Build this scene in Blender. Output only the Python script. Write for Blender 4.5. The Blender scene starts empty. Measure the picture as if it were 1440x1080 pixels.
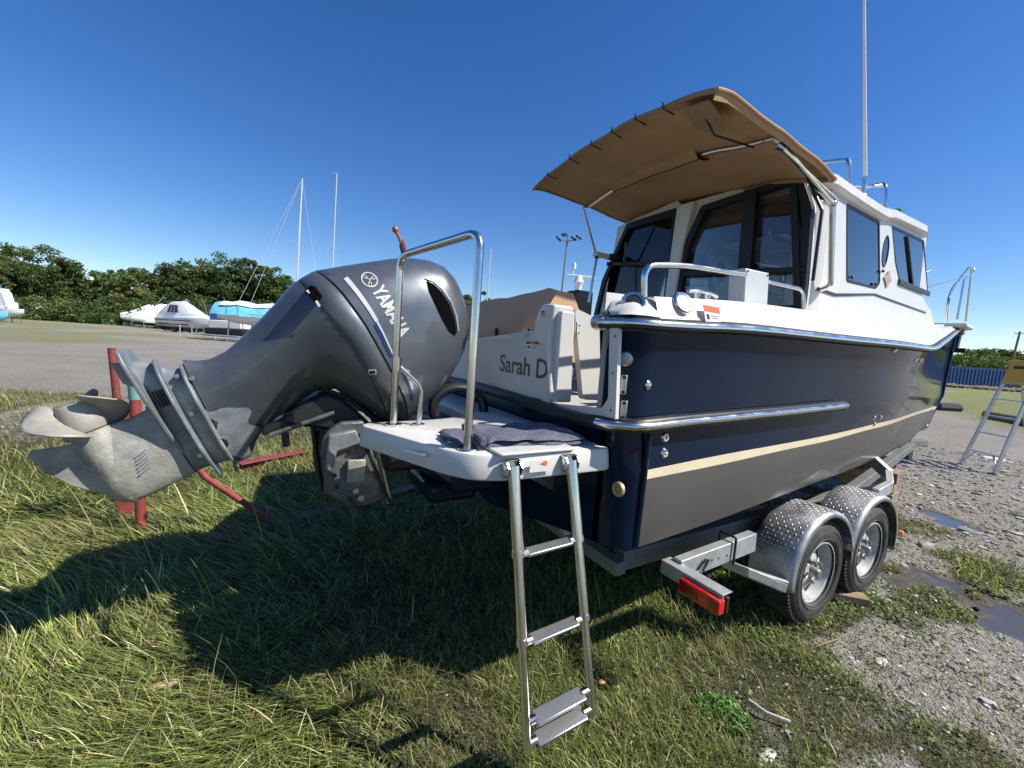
import bpy, bmesh, math, random
import numpy as np
from mathutils import Vector, Matrix
from mathutils.bvhtree import BVHTree
R = math.radians
random.seed(7)
rng = np.random.default_rng(11)
S = bpy.context.scene
COL = S.collection

# ------------------------------------------------------------------ camera
FPX = 600.0
PSI, ROLL, PITCH, HC = R(59.4), R(4.0), math.atan(56 / 600.0), 1.70
_v = Vector((math.cos(PSI) * math.cos(PITCH), math.sin(PSI) * math.cos(PITCH), -math.sin(PITCH)))
_r0 = Vector((math.sin(PSI), -math.cos(PSI), 0))
_u0 = _r0.cross(_v)
_r = _r0 * math.cos(ROLL) + _u0 * math.sin(ROLL)
_u = _u0 * math.cos(ROLL) - _r0 * math.sin(ROLL)
CAM = Vector((0, 0, HC))
cd = bpy.data.cameras.new('camera')
cam = bpy.data.objects.new('camera', cd)
COL.objects.link(cam)
cd.sensor_width = 36.0
cd.lens = FPX / 1440 * 36.0
cd.clip_start, cd.clip_end = 0.05, 4000
cam.matrix_world = Matrix(((_r.x, _u.x, -_v.x, CAM.x), (_r.y, _u.y, -_v.y, CAM.y), (_r.z, _u.z, -_v.z, CAM.z), (0, 0, 0, 1)))
S.camera = cam

# ------------------------------------------------------------------ light
SUN_AZ, SUN_EL = R(-44), R(47)
sdir = Vector((math.cos(SUN_EL) * math.cos(SUN_AZ), math.cos(SUN_EL) * math.sin(SUN_AZ), math.sin(SUN_EL)))
sd = bpy.data.lights.new('sun', 'SUN')
sd.energy, sd.angle, sd.color = 4.9, R(0.53), (1.0, 0.95, 0.87)
sun = bpy.data.objects.new('sun', sd)
sun.rotation_euler = sdir.to_track_quat('Z', 'Y').to_euler()
sun.location = (0, -20, 40)
COL.objects.link(sun)
W = bpy.data.worlds.new('World')
S.world = W
W.use_nodes = True
nt = W.node_tree
nt.nodes.clear()
wo = nt.nodes.new('ShaderNodeOutputWorld')
bg = nt.nodes.new('ShaderNodeBackground')
sky = nt.nodes.new('ShaderNodeTexSky')
sky.sky_type = 'NISHITA'
sky.sun_disc = False
sky.sun_elevation = SUN_EL
sky.sun_rotation = math.pi / 2 - SUN_AZ
sky.altitude = 300
sky.air_density = 1.0
sky.dust_density = 0.15
sky.ozone_density = 3.0
bg.inputs['Strength'].default_value = 0.094
hs = nt.nodes.new('ShaderNodeHueSaturation')
hs.inputs['Saturation'].default_value = 1.31
hs.inputs['Hue'].default_value = 0.511
nt.links.new(sky.outputs[0], hs.inputs['Color'])
nt.links.new(hs.outputs[0], bg.inputs['Color'])
nt.links.new(bg.outputs[0], wo.inputs['Surface'])
S.view_settings.view_transform = 'Standard'
S.view_settings.look = 'None'
S.view_settings.gamma = 1
S.view_settings.exposure = 0.62
S.view_settings.use_curve_mapping = False
S.render.engine = 'CYCLES'

# ------------------------------------------------------------------ point from a pixel of the photograph on a real plane
def at(px, py, x=None, y=None, z=None):
    d = _v * FPX + _r * (px - 720) - _u * (py - 540)
    if x is not None: t = (x - CAM.x) / d.x
    elif y is not None: t = (y - CAM.y) / d.y
    else: t = (z - CAM.z) / d.z
    return CAM + d * t
def atp(px, py, p, n):
    d = _v * FPX + _r * (px - 720) - _u * (py - 540)
    return CAM + d * ((Vector(p) - CAM).dot(n) / d.dot(n))

# ------------------------------------------------------------------ materials
def mat(name, col, rough=0.5, metal=0.0, coat=0.0, var=0.0, vscale=6.0, bump=0.0, bscale=60.0, dirt=None, dscale=3.0, damt=0.5, spec=None, attr=None, rvar=0.0, sss=0.0):
    m = bpy.data.materials.new(name)
    m.use_nodes = True
    t = m.node_tree
    b = t.nodes['Principled BSDF']
    b.inputs['Base Color'].default_value = (*col, 1)
    b.inputs['Roughness'].default_value = rough
    b.inputs['Metallic'].default_value = metal
    b.inputs['Coat Weight'].default_value = coat
    b.inputs['Coat Roughness'].default_value = 0.05
    if spec is not None: b.inputs['Specular IOR Level'].default_value = spec
    tc = t.nodes.new('ShaderNodeTexCoord')
    src = None
    if attr:
        a = t.nodes.new('ShaderNodeAttribute')
        a.attribute_name = attr
        src = a.outputs['Color']
    if var > 0:
        n = t.nodes.new('ShaderNodeTexNoise')
        n.inputs['Scale'].default_value = vscale
        n.inputs['Detail'].default_value = 6
        t.links.new(tc.outputs['Object'], n.inputs['Vector'])
        mr = t.nodes.new('ShaderNodeMapRange')
        mr.inputs['From Min'].default_value = 0.3
        mr.inputs['From Max'].default_value = 0.7
        mr.inputs['To Min'].default_value = 1 - var
        mr.inputs['To Max'].default_value = 1 + var
        t.links.new(n.outputs['Fac'], mr.inputs['Value'])
        mx = t.nodes.new('ShaderNodeMix')
        mx.data_type = 'RGBA'
        mx.blend_type = 'MULTIPLY'
        mx.inputs['Factor'].default_value = 1
        if src is not None: t.links.new(src, mx.inputs['A'])
        else: mx.inputs['A'].default_value = (*col, 1)
        t.links.new(mr.outputs[0], mx.inputs['B'])
        src = mx.outputs['Result']
    if dirt:
        n = t.nodes.new('ShaderNodeTexNoise')
        n.inputs['Scale'].default_value = dscale
        n.inputs['Detail'].default_value = 9
        n.inputs['Roughness'].default_value = 0.7
        t.links.new(tc.outputs['Object'], n.inputs['Vector'])
        mr = t.nodes.new('ShaderNodeMapRange')
        mr.inputs['From Min'].default_value = 0.48
        mr.inputs['From Max'].default_value = 0.72
        mr.inputs['To Min'].default_value = 0
        mr.inputs['To Max'].default_value = damt
        t.links.new(n.outputs['Fac'], mr.inputs['Value'])
        mx = t.nodes.new('ShaderNodeMix')
        mx.data_type = 'RGBA'
        t.links.new(mr.outputs[0], mx.inputs['Factor'])
        if src is not None: t.links.new(src, mx.inputs['A'])
        else: mx.inputs['A'].default_value = (*col, 1)
        mx.inputs['B'].default_value = (*dirt, 1)
        src = mx.outputs['Result']
    if src is not None: t.links.new(src, b.inputs['Base Color'])
    if rvar > 0:
        n = t.nodes.new('ShaderNodeTexNoise')
        n.inputs['Scale'].default_value = 9
        n.inputs['Detail'].default_value = 7
        t.links.new(tc.outputs['Object'], n.inputs['Vector'])
        mr = t.nodes.new('ShaderNodeMapRange')
        mr.inputs['From Min'].default_value = 0.35
        mr.inputs['From Max'].default_value = 0.7
        mr.inputs['To Min'].default_value = rough
        mr.inputs['To Max'].default_value = min(1, rough + rvar)
        t.links.new(n.outputs['Fac'], mr.inputs['Value'])
        t.links.new(mr.outputs[0], b.inputs['Roughness'])
    if bump > 0:
        n = t.nodes.new('ShaderNodeTexNoise')
        n.inputs['Scale'].default_value = bscale
        n.inputs['Detail'].default_value = 5
        t.links.new(tc.outputs['Object'], n.inputs['Vector'])
        bp = t.nodes.new('ShaderNodeBump')
        bp.inputs['Strength'].default_value = bump
        bp.inputs['Distance'].default_value = 0.01
        t.links.new(n.outputs['Fac'], bp.inputs['Height'])
        t.links.new(bp.outputs[0], b.inputs['Normal'])
    return m

M = dict(
    gel=mat('white gelcoat', (0.58, 0.57, 0.53), 0.32, coat=0.25, var=0.04, vscale=2.5, dirt=(0.50, 0.47, 0.41), dscale=2.2, damt=0.22, rvar=0.2),
    navy=mat('navy gelcoat', (0.003, 0.0115, 0.030), 0.07, coat=0.0, var=0.15, vscale=3, rvar=0.06, dirt=(0.02, 0.03, 0.05), dscale=4, damt=0.06, spec=0.22),
    bottom=mat('antifouling grey', (0.062, 0.059, 0.053), 0.40, var=0.06, vscale=2, dirt=(0.13, 0.125, 0.11), dscale=1.3, damt=0.22, coat=0.2, rvar=0.15),
    cream=mat('cream stripe', (0.72, 0.62, 0.42), 0.35, var=0.05),
    dark=mat('black rubber', (0.012, 0.012, 0.013), 0.45, var=0.2),
    blackgloss=mat('black frame', (0.008, 0.008, 0.009), 0.42, spec=0.3),
    chrome=mat('polished stainless', (0.66, 0.65, 0.62), 0.15, 1.0, rvar=0.16),
    alu=mat('aluminium', (0.50, 0.50, 0.50), 0.4, 1.0, var=0.15, dirt=(0.25, 0.24, 0.22), damt=0.5),
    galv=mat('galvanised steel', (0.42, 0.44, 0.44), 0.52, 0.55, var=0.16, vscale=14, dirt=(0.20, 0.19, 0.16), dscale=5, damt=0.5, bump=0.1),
    plate=mat('diamond plate', (0.40, 0.405, 0.41), 0.40, 0.85, var=0.15, vscale=9, rvar=0.25, dirt=(0.22, 0.21, 0.19), dscale=4, damt=0.5),
    tyre=mat('tyre rubber', (0.028, 0.027, 0.025), 0.75, var=0.25, vscale=8, dirt=(0.12, 0.105, 0.085), dscale=7, damt=0.65, bump=0.2),
    tread=mat('plate treads with painted glint', (0.52, 0.52, 0.51), 0.42, 0.8),  # lighter than the plate: glint on the treads put into the colour
    rim=mat('painted wheel rim', (0.44, 0.44, 0.42), 0.50, 0.15, var=0.1, dirt=(0.12, 0.10, 0.08), dscale=8, damt=0.6),
    eng=mat('engine grey paint', (0.105, 0.118, 0.135), 0.34, 0.5, coat=0.7, var=0.06, vscale=3, rvar=0.14, dirt=(0.10, 0.11, 0.12), dscale=5, damt=0.3),
    englow=mat('worn engine paint', (0.070, 0.080, 0.092), 0.33, 0.35, coat=0.5, var=0.15, vscale=3, rvar=0.25, dirt=(0.17, 0.18, 0.19), dscale=2.5, damt=0.45),
    engworn=mat('chalky grey casing', (0.17, 0.19, 0.205), 0.5, 0.3, var=0.2, vscale=6, dirt=(0.40, 0.40, 0.36), dscale=6, damt=0.6, bump=0.15, bscale=40),
    gear=mat('scaled aluminium casing', (0.33, 0.32, 0.275), 0.62, 0.25, var=0.2, vscale=16, dirt=(0.16, 0.17, 0.165), dscale=7, damt=0.75, bump=0.35, bscale=45),
    prop=mat('dull propeller metal', (0.33, 0.31, 0.265), 0.65, 0.15, var=0.15, vscale=10, dirt=(0.18, 0.17, 0.15), dscale=6, damt=0.5, bump=0.1),
    canvas=mat('tan canvas', (0.45, 0.268, 0.130), 0.85, var=0.10, vscale=4, dirt=(0.33, 0.22, 0.13), dscale=3, damt=0.5, bump=0.7, bscale=9),
    canvas_edge=mat('tan canvas binding', (0.30, 0.195, 0.11), 0.85, var=0.1, bump=0.2),
    vinyl=mat('tan vinyl cover', (0.60, 0.36, 0.21), 0.75, spec=0.2, var=0.12, vscale=5, bump=0.3, bscale=12, dirt=(0.22, 0.14, 0.08), dscale=5, damt=0.4),
    cabin_in=mat('cabin lining', (0.30, 0.24, 0.18), 0.6, var=0.1),
    wood_in=mat('teak veneer', (0.16, 0.075, 0.03), 0.4, var=0.25, vscale=9),
    towel=mat('grey towel', (0.125, 0.125, 0.175), 0.95, var=0.3, vscale=60, bump=0.9, bscale=240),
    red=mat('weathered red paint', (0.23, 0.036, 0.038), 0.6, var=0.25, vscale=10, dirt=(0.20, 0.075, 0.045), dscale=8, damt=0.7, bump=0.2),
    teal=mat('faded teal paint', (0.14, 0.27, 0.26), 0.6, var=0.2),
    lens=mat('red lamp lens', (0.55, 0.01, 0.012), 0.12, coat=0.8),
    lensd=mat('dark red lamp lens', (0.22, 0.006, 0.008), 0.15, coat=0.8),
    amber=mat('amber lens', (0.8, 0.25, 0.02), 0.2, coat=0.6),
    green=mat('green lamp lens', (0.01, 0.25, 0.10), 0.2, coat=0.6),
    letter=mat('olive brown lettering', (0.10, 0.085, 0.05), 0.4),
    silver=mat('silver decal', (0.62, 0.61, 0.56), 0.35, 0.3),
    bluedecal=mat('blue decal', (0.010, 0.028, 0.13), 0.35),
    sticker=mat('sticker white', (0.75, 0.74, 0.72), 0.4),
    orange=mat('sticker orange', (0.75, 0.12, 0.03), 0.4),
    stickred=mat('sticker red', (0.42, 0.02, 0.02), 0.4),
    wood=mat('weathered timber', (0.27, 0.19, 0.115), 0.8, var=0.3, vscale=8, bump=0.3, dirt=(0.12, 0.09, 0.06), damt=0.5),
    varnish=mat('varnished staff', (0.36, 0.10, 0.03), 0.3, coat=0.5),
    flagc=mat('rolled dark flag', (0.02, 0.02, 0.05), 0.8, var=0.5, vscale=50),
    flagr=mat('rolled red flag', (0.30, 0.03, 0.03), 0.8),
    board=mat('white aluminium box', (0.55, 0.56, 0.56), 0.45, 0.2, var=0.08, dirt=(0.3, 0.3, 0.28), damt=0.4),
    bluewall=mat('blue container', (0.02, 0.06, 0.20), 0.5, var=0.1),
    tarpw=mat('white boat wrap', (0.78, 0.79, 0.80), 0.5, var=0.05, bump=0.3, bscale=8),
    tarpb=mat('light blue tarpaulin', (0.17, 0.52, 0.66), 0.5, var=0.15, vscale=3, bump=0.4, bscale=5),
    boatw=mat('far boat white', (0.72, 0.72, 0.70), 0.35, var=0.05),
    boatn=mat('far boat dark bottom', (0.03, 0.035, 0.05), 0.5),
    boatblue=mat('far boat blue', (0.03, 0.10, 0.30), 0.4),
    winpane=mat('dark far window', (0.05, 0.055, 0.06), 0.15),
    pole=mat('grey pole', (0.18, 0.17, 0.16), 0.6),
    yellow=mat('yellow ladder top', (0.72, 0.36, 0.02), 0.5, dirt=(0.45, 0.28, 0.08), damt=0.5),
    bark=mat('bark', (0.09, 0.07, 0.05), 0.9, var=0.3),
    leaf=mat('tree leaves', (0.05, 0.09, 0.02), 0.6, attr='Col', spec=0.25),
    grass=mat('grass blades', (0.1, 0.15, 0.03), 0.5, attr='Col', spec=0.3),
    stone=mat('gravel stones', (0.25, 0.24, 0.23), 0.85, attr='Col', spec=0.2),
    recess_shade=mat('black recess shade paint', (0.002, 0.002, 0.002), 0.9, spec=0.05),  # flat black laid on surfaces to paint the shade inside openings
    castd=mat('grimy cast bracket', (0.085, 0.09, 0.09), 0.5, 0.3, var=0.3, vscale=9, dirt=(0.30, 0.29, 0.25), dscale=7, damt=0.7, bump=0.3, bscale=50),
    galv_shade=mat('galvanised steel with painted shade', (0.16, 0.165, 0.165), 0.6, 0.3, var=0.2, dirt=(0.09, 0.08, 0.07), damt=0.6),  # galvanised steel darkened to paint in the shade under the hull
    hubm=mat('dusty hub metal', (0.30, 0.29, 0.27), 0.45, 0.7, var=0.2, dirt=(0.1, 0.085, 0.07), dscale=12, damt=0.7),
    cable=mat('thin grey wire', (0.25, 0.25, 0.25), 0.5),
)
def glass_mat(name, tint, gloss_col=(1, 1, 1), base=0.06):
    m = bpy.data.materials.new(name); m.use_nodes = True
    t = m.node_tree; t.nodes.clear()
    o = t.nodes.new('ShaderNodeOutputMaterial'); mx = t.nodes.new('ShaderNodeMixShader')
    tr = t.nodes.new('ShaderNodeBsdfTransparent'); gl = t.nodes.new('ShaderNodeBsdfGlossy'); fr = t.nodes.new('ShaderNodeFresnel')
    ad = t.nodes.new('ShaderNodeMath'); ad.operation = 'ADD'; ad.use_clamp = True; ad.inputs[1].default_value = base
    tr.inputs['Color'].default_value = (*tint, 1); gl.inputs['Color'].default_value = (*gloss_col, 1)
    gl.inputs['Roughness'].default_value = 0.02; fr.inputs['IOR'].default_value = 1.5
    t.links.new(fr.outputs[0], ad.inputs[0]); t.links.new(ad.outputs[0], mx.inputs[0])
    t.links.new(tr.outputs[0], mx.inputs[1]); t.links.new(gl.outputs[0], mx.inputs[2]); t.links.new(mx.outputs[0], o.inputs['Surface'])
    return m
for k_ in ('grass', 'leaf'):
    t_ = M[k_].node_tree; pb_ = t_.nodes['Principled BSDF']; out_ = t_.nodes['Material Output']
    tl_ = t_.nodes.new('ShaderNodeBsdfTranslucent'); ms_ = t_.nodes.new('ShaderNodeMixShader'); ms_.inputs[0].default_value = 0.32
    src_ = pb_.inputs['Base Color'].links[0].from_socket
    mg_ = t_.nodes.new('ShaderNodeMix'); mg_.data_type = 'RGBA'; mg_.blend_type = 'MULTIPLY'; mg_.inputs['Factor'].default_value = 1; mg_.inputs['B'].default_value = (1.3, 1.35, .7, 1)
    t_.links.new(src_, mg_.inputs['A']); t_.links.new(mg_.outputs['Result'], tl_.inputs['Color'])
    t_.links.new(pb_.outputs[0], ms_.inputs[1]); t_.links.new(tl_.outputs[0], ms_.inputs[2]); t_.links.new(ms_.outputs[0], out_.inputs['Surface'])
M['glass'] = glass_mat('tinted glass', (0.90, 0.91, 0.93), base=0.10)
M['glassb'] = glass_mat('bulkhead glass', (0.84, 0.84, 0.85), base=0.0)
M['glassd'] = glass_mat('dark tinted glass', (0.20, 0.21, 0.23), base=0.05)

# ------------------------------------------------------------------ object helpers
def link(name, me, parent=None, kind=None):
    o = bpy.data.objects.new(name, me)
    COL.objects.link(o)
    if parent: o.parent = parent; o.matrix_parent_inverse = Matrix.Translation(parent_world(parent)).inverted()
    if kind: o['kind'] = kind
    return o
def parent_world(p):
    v = Vector(p.get('_w', (0, 0, 0)))
    return v
def thing(name, label, cat, loc=(0, 0, 0), group=None):
    o = bpy.data.objects.new(name, None)
    COL.objects.link(o)
    o.location = loc
    o.empty_display_size = 0.2
    o['_w'] = tuple(float(c) for c in loc)
    tag(o, label, cat, group)
    return o
def tag(o, label, cat, group=None):
    o['label'] = label; o['category'] = cat
    if group: o['group'] = group
    return o
class MB:
    def __init__(s): s.v = []; s.f = []
    def add(s, vs, fs):
        n = len(s.v); s.v += [tuple(v) for v in vs]; s.f += [tuple(i + n for i in f) for f in fs]; return s
    def box(s, c, size, rot=None, taper=1.0):
        hx, hy, hz = size[0] / 2, size[1] / 2, size[2] / 2
        vs = [Vector((sx * hx * (taper if sz > 0 else 1), sy * hy * (taper if sz > 0 else 1), sz * hz)) for sz in (-1, 1) for sy in (-1, 1) for sx in (-1, 1)]
        if rot is not None: vs = [rot @ v for v in vs]
        vs = [v + Vector(c) for v in vs]
        return s.add(vs, [(0, 2, 3, 1), (4, 5, 7, 6), (0, 1, 5, 4), (2, 6, 7, 3), (0, 4, 6, 2), (1, 3, 7, 5)])
    def bar(s, a, b, w, h, up=(0, 0, 1)):
        a, b = Vector(a), Vector(b); d = (b - a); L = d.length; d.normalize()
        sdv = d.cross(Vector(up));
        if sdv.length < 1e-4: sdv = d.cross(Vector((0, 1, 0)))
        sdv.normalize(); u = sdv.cross(d)
        vs = [p + sdv * (w / 2) * i + u * (h / 2) * j for p in (a, b) for i, j in ((-1, -1), (1, -1), (1, 1), (-1, 1))]
        return s.add(vs, [(0, 1, 2, 3)[::-1], (4, 5, 6, 7), (0, 1, 5, 4), (1, 2, 6, 5), (2, 3, 7, 6), (3, 0, 4, 7)])
    def tube(s, pts, r, n=10, fil=0.0, cap=True, r2=None):
        pts = [Vector(p) for p in pts]
        if fil > 0: pts = fillet(pts, fil)
        N = len(pts)
        d0 = (pts[1] - pts[0]).normalized()
        a = Vector((0, 0, 1)) if abs(d0.z) < 0.9 else Vector((1, 0, 0))
        nrm = d0.cross(a).normalized()
        vs = []
        for i, p in enumerate(pts):
            if i == 0: d = pts[1] - pts[0]
            elif i == N - 1: d = pts[-1] - pts[-2]
            else: d = (pts[i + 1] - pts[i]).normalized() + (pts[i] - pts[i - 1]).normalized()
            d.normalize()
            nrm = (nrm - d * nrm.dot(d)).normalized()
            b = d.cross(nrm)
            rr = r if r2 is None else r + (r2 - r) * i / (N - 1)
            for k in range(n):
                th = 2 * math.pi * k / n
                vs.append(p + nrm * (rr * math.cos(th)) + b * (rr * math.sin(th)))
        fs = [(i * n + k, i * n + (k + 1) % n, (i + 1) * n + (k + 1) % n, (i + 1) * n + k) for i in range(N - 1) for k in range(n)]
        if cap: fs += [tuple(range(n))[::-1], tuple((N - 1) * n + k for k in range(n))]
        return s.add(vs, fs)
    def cyl(s, a, b, r, n=16, r2=None): return s.tube([a, b], r, n, r2=r2)
    def lathe(s, prof, c, axis, n=32, closed=False):
        axis = Vector(axis).normalized(); a = Vector((0, 0, 1)) if abs(axis.z) < 0.9 else Vector((1, 0, 0))
        e1 = axis.cross(a).normalized(); e2 = axis.cross(e1); c = Vector(c)
        vs = [c + axis * h + (e1 * math.cos(2 * math.pi * k / n) + e2 * math.sin(2 * math.pi * k / n)) * rr for rr, h in prof for k in range(n)]
        P = len(prof)
        fs = [(i * n + k, i * n + (k + 1) % n, (i + 1) * n + (k + 1) % n, (i + 1) * n + k) for i in range(P - 1) for k in range(n)]
        if closed: fs += [((P - 1) * n + k, (P - 1) * n + (k + 1) % n, (k + 1) % n, k) for k in range(n)]
        return s.add(vs, fs)
    def sphere(s, c, r, n=12, sc=(1, 1, 1)):
        prof = []
        c = Vector(c)
        vs = []; m = n // 2
        for i in range(m + 1):
            ph = math.pi * i / m
            for k in range(n):
                th = 2 * math.pi * k / n
                vs.append(c + Vector((r * math.sin(ph) * math.cos(th) * sc[0], r * math.sin(ph) * math.sin(th) * sc[1], r * math.cos(ph) * sc[2])))
        fs = [(i * n + k, (i + 1) * n + k, (i + 1) * n + (k + 1) % n, i * n + (k + 1) % n) for i in range(m) for k in range(n)]
        return s.add(vs, fs)
    def grid(s, rows, close=False):
        a = len(rows); b = len(rows[0])
        vs = [p for r in rows for p in r]
        fs = [(i * b + j, i * b + j + 1, (i + 1) * b + j + 1, (i + 1) * b + j) for i in range(a - 1) for j in range(b - 1)]
        if close: fs += [(i * b + b - 1, i * b, (i + 1) * b, (i + 1) * b + b - 1) for i in range(a - 1)]
        return s.add(vs, fs)
    def prism(s, poly, ext):
        n = len(poly); e = Vector(ext)
        vs = [Vector(p) for p in poly] + [Vector(p) + e for p in poly]
        return s.add(vs, [tuple(range(n))[::-1], tuple(range(n, 2 * n))] + [(i, (i + 1) % n, n + (i + 1) % n, n + i) for i in range(n)])
def fillet(pts, rad, k=6):
    out = [pts[0]]
    for i in range(1, len(pts) - 1):
        a, p, b = pts[i - 1], pts[i], pts[i + 1]
        u = a - p; w = b - p
        t = min(rad, u.length * 0.49, w.length * 0.49)
        A = p + u.normalized() * t; B = p + w.normalized() * t
        for j in range(k + 1):
            q = j / k
            out.append(A * (1 - q) ** 2 + p * (2 * q * (1 - q)) + B * q * q)
    out.append(pts[-1])
    return out
def build(name, mb, m, parent=None, bevel=0, smooth=35, kind=None, fixn=True, seg=2):
    me = bpy.data.meshes.new(name)
    me.from_pydata([tuple(v) for v in mb.v], [], mb.f)
    if fixn:
        bm = bmesh.new(); bm.from_mesh(me)
        bmesh.ops.remove_doubles(bm, verts=bm.verts, dist=1e-5)
        bmesh.ops.recalc_face_normals(bm, faces=bm.faces)
        bm.to_mesh(me); bm.free()
    me.materials.append(m)
    if smooth:
        me.shade_smooth(); me.set_sharp_from_angle(angle=R(smooth))
    o = link(name, me, parent, kind)
    if bevel:
        b = o.modifiers.new('bevel', 'BEVEL'); b.width = bevel; b.segments = seg; b.limit_method = 'ANGLE'; b.angle_limit = R(30); b.harden_normals = False
    return o
def flat_poly(outer, holes=(), U=None, V=None, O=None, thick=0.02):
    """polygon with holes, in the plane O + a*U + b*V, given thickness along U x V; returns MB"""
    cu = bpy.data.curves.new('tmp', 'CURVE'); cu.dimensions = '2D'; cu.fill_mode = 'BOTH'; cu.extrude = thick / 2
    for loop in [outer] + list(holes):
        sp = cu.splines.new('POLY'); sp.points.add(len(loop) - 1)
        for i, (a, b) in enumerate(loop): sp.points[i].co = (a, b, 0, 1)
        sp.use_cyclic_u = True
    return curve_mb(cu, U, V, O)
def curve_mb(cu, U, V, O):
    o = bpy.data.objects.new('tmp', cu); COL.objects.link(o)
    dg = bpy.context.evaluated_depsgraph_get()
    me = bpy.data.meshes.new_from_object(o.evaluated_get(dg))
    N = U.cross(V)
    mb = MB()
    mb.add([O + U * v.co.x + V * v.co.y + N * v.co.z for v in me.vertices], [tuple(p.vertices) for p in me.polygons])
    COL.objects.unlink(o); bpy.data.objects.remove(o); bpy.data.curves.remove(cu); bpy.data.meshes.remove(me)
    return mb
def text_mb(body, size, U, V, O, thick=0.002, bold=0.0, sx=1.0, shear=0):
    cu = bpy.data.curves.new('tmp', 'FONT'); cu.body = body; cu.size = size; cu.extrude = thick / 2; cu.offset = bold; cu.shear = shear
    cu.resolution_u = 4
    return curve_mb(cu, U * sx, V, O)
def rrect(x0, y0, x1, y1, r, k=5):
    out = []
    for cx, cy, a0 in ((x1 - r, y0 + r, -90), (x1 - r, y1 - r, 0), (x0 + r, y1 - r, 90), (x0 + r, y0 + r, 180)):
        for i in range(k + 1):
            a = R(a0 + 90 * i / k); out.append((cx + r * math.cos(a), cy + r * math.sin(a)))
    return out
def roundpoly(pts, r, k=5):
    n = len(pts); out = []
    for i in range(n):
        a, p, b = (Vector((*pts[(i + j) % n], 0)) for j in (-1, 0, 1))
        u = a - p; w = b - p; t = min(r, u.length * .45, w.length * .45)
        A = p + u.normalized() * t; B = p + w.normalized() * t
        for j in range(k + 1):
            q = j / k; c = A * (1 - q) ** 2 + p * (2 * q * (1 - q)) + B * q * q
            out.append((c.x, c.y))
    return out
def interp(tab, x):
    return float(np.interp(x, [t[0] for t in tab], [t[1] for t in tab]))
def smooth_curve(tab, xs):
    """monotone cubic through control points"""
    X = [t[0] for t in tab]; Y = [t[1] for t in tab]; n = len(X)
    d = [(Y[i + 1] - Y[i]) / (X[i + 1] - X[i]) for i in range(n - 1)]
    m = [d[0]] + [0 if d[i - 1] * d[i] <= 0 else (d[i - 1] + d[i]) / 2 for i in range(1, n - 1)] + [d[-1]]
    out = []
    for x in xs:
        x = min(max(x, X[0]), X[-1]); i = max(0, min(n - 2, int(np.searchsorted(X, x) - 1)))
        h = X[i + 1] - X[i]; t = (x - X[i]) / h
        out.append((2 * t ** 3 - 3 * t * t + 1) * Y[i] + (t ** 3 - 2 * t * t + t) * h * m[i] + (-2 * t ** 3 + 3 * t * t) * Y[i + 1] + (t ** 3 - t * t) * h * m[i + 1])
    return out
# ================================================================== ground
def far(px, d, z=0.0):
    """point of the ground plane straight below pixel column px on the horizon, d metres deep"""
    yh = 484 + 0.07 * (px - 720)
    r = _v * FPX + _r * (px - 720) - _u * (yh - 540)
    r.z = 0; hv = Vector((_v.x, _v.y, 0)).normalized()
    r = r * (d / r.dot(hv)); return Vector((r.x, r.y, z))
def lattice(seed):
    g = np.random.default_rng(seed).random((256, 256))
    def f(x, y):
        xi = np.floor(x).astype(int); yi = np.floor(y).astype(int); fx = x - xi; fy = y - yi
        fx = fx * fx * (3 - 2 * fx); fy = fy * fy * (3 - 2 * fy)
        a = g[xi % 256, yi % 256]; b = g[(xi + 1) % 256, yi % 256]; c = g[xi % 256, (yi + 1) % 256]; d = g[(xi + 1) % 256, (yi + 1) % 256]
        return (a * (1 - fx) + b * fx) * (1 - fy) + (c * (1 - fx) + d * fx) * fy
    return f
n1, n2, n3 = lattice(1), lattice(2), lattice(3)
def fbm(x, y, s=1.0):
    return (n1(x * s, y * s) * .5 + n2(x * s * 2.1 + 9, y * s * 2.1) * .27 + n3(x * s * 4.3, y * s * 4.3 + 5) * .15 + n1(x * s * 9.1 + 3, y * s * 9.1) * .08)
def inpoly(x, y, poly):
    c = np.zeros(x.shape, bool); n = len(poly)
    for i in range(n):
        x0, y0 = poly[i]; x1, y1 = poly[(i + 1) % n]
        m = ((y0 > y) != (y1 > y)) & (x < (x1 - x0) * (y - y0) / ((y1 - y0) or 1e-9) + x0)
        c ^= m
    return c
def sdist(x, y, poly):
    d = np.full(x.shape, 1e9); n = len(poly)
    for i in range(n):
        x0, y0 = poly[i]; x1, y1 = poly[(i + 1) % n]; dx, dy = x1 - x0, y1 - y0
        t = np.clip(((x - x0) * dx + (y - y0) * dy) / (dx * dx + dy * dy + 1e-9), 0, 1)
        d = np.minimum(d, np.hypot(x - x0 - t * dx, y - y0 - t * dy))
    return np.where(inpoly(x, y, poly), d, -d)
P_NEAR = [(-60, -20), (2.5, -3), (2.95, .25), (3.4, .62), (3.75, .85), (4.4, 1.12), (4.8, 1.6), (4.5, 2.6), (3.8, 4), (2.4, 6.2), (1.0, 8.4), (-.9, 11.2), (-4.9, 13.0), (-12, 17), (-60, 34)]
def gp(l): return [tuple(at(a, b, z=0))[:2] for a, b in l]
P_FL = gp([(-60, 448), (60, 452), (130, 460), (150, 474), (120, 490), (60, 496), (-60, 494)])
P_ST = [tuple(far(px, d))[:2] for px, d in ((-80, 66), (60, 66), (120, 72), (250, 66), (560, 62), (800, 62), (800, 300), (-80, 300))]
P_RT = gp([(1316, 549), (1500, 552), (1500, 613), (1440, 603), (1380, 590), (1316, 574)])
P_RT2 = [tuple(far(px, d))[:2] for px, d in ((1316, 44), (1700, 44), (1700, 400), (1316, 400))]
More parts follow.
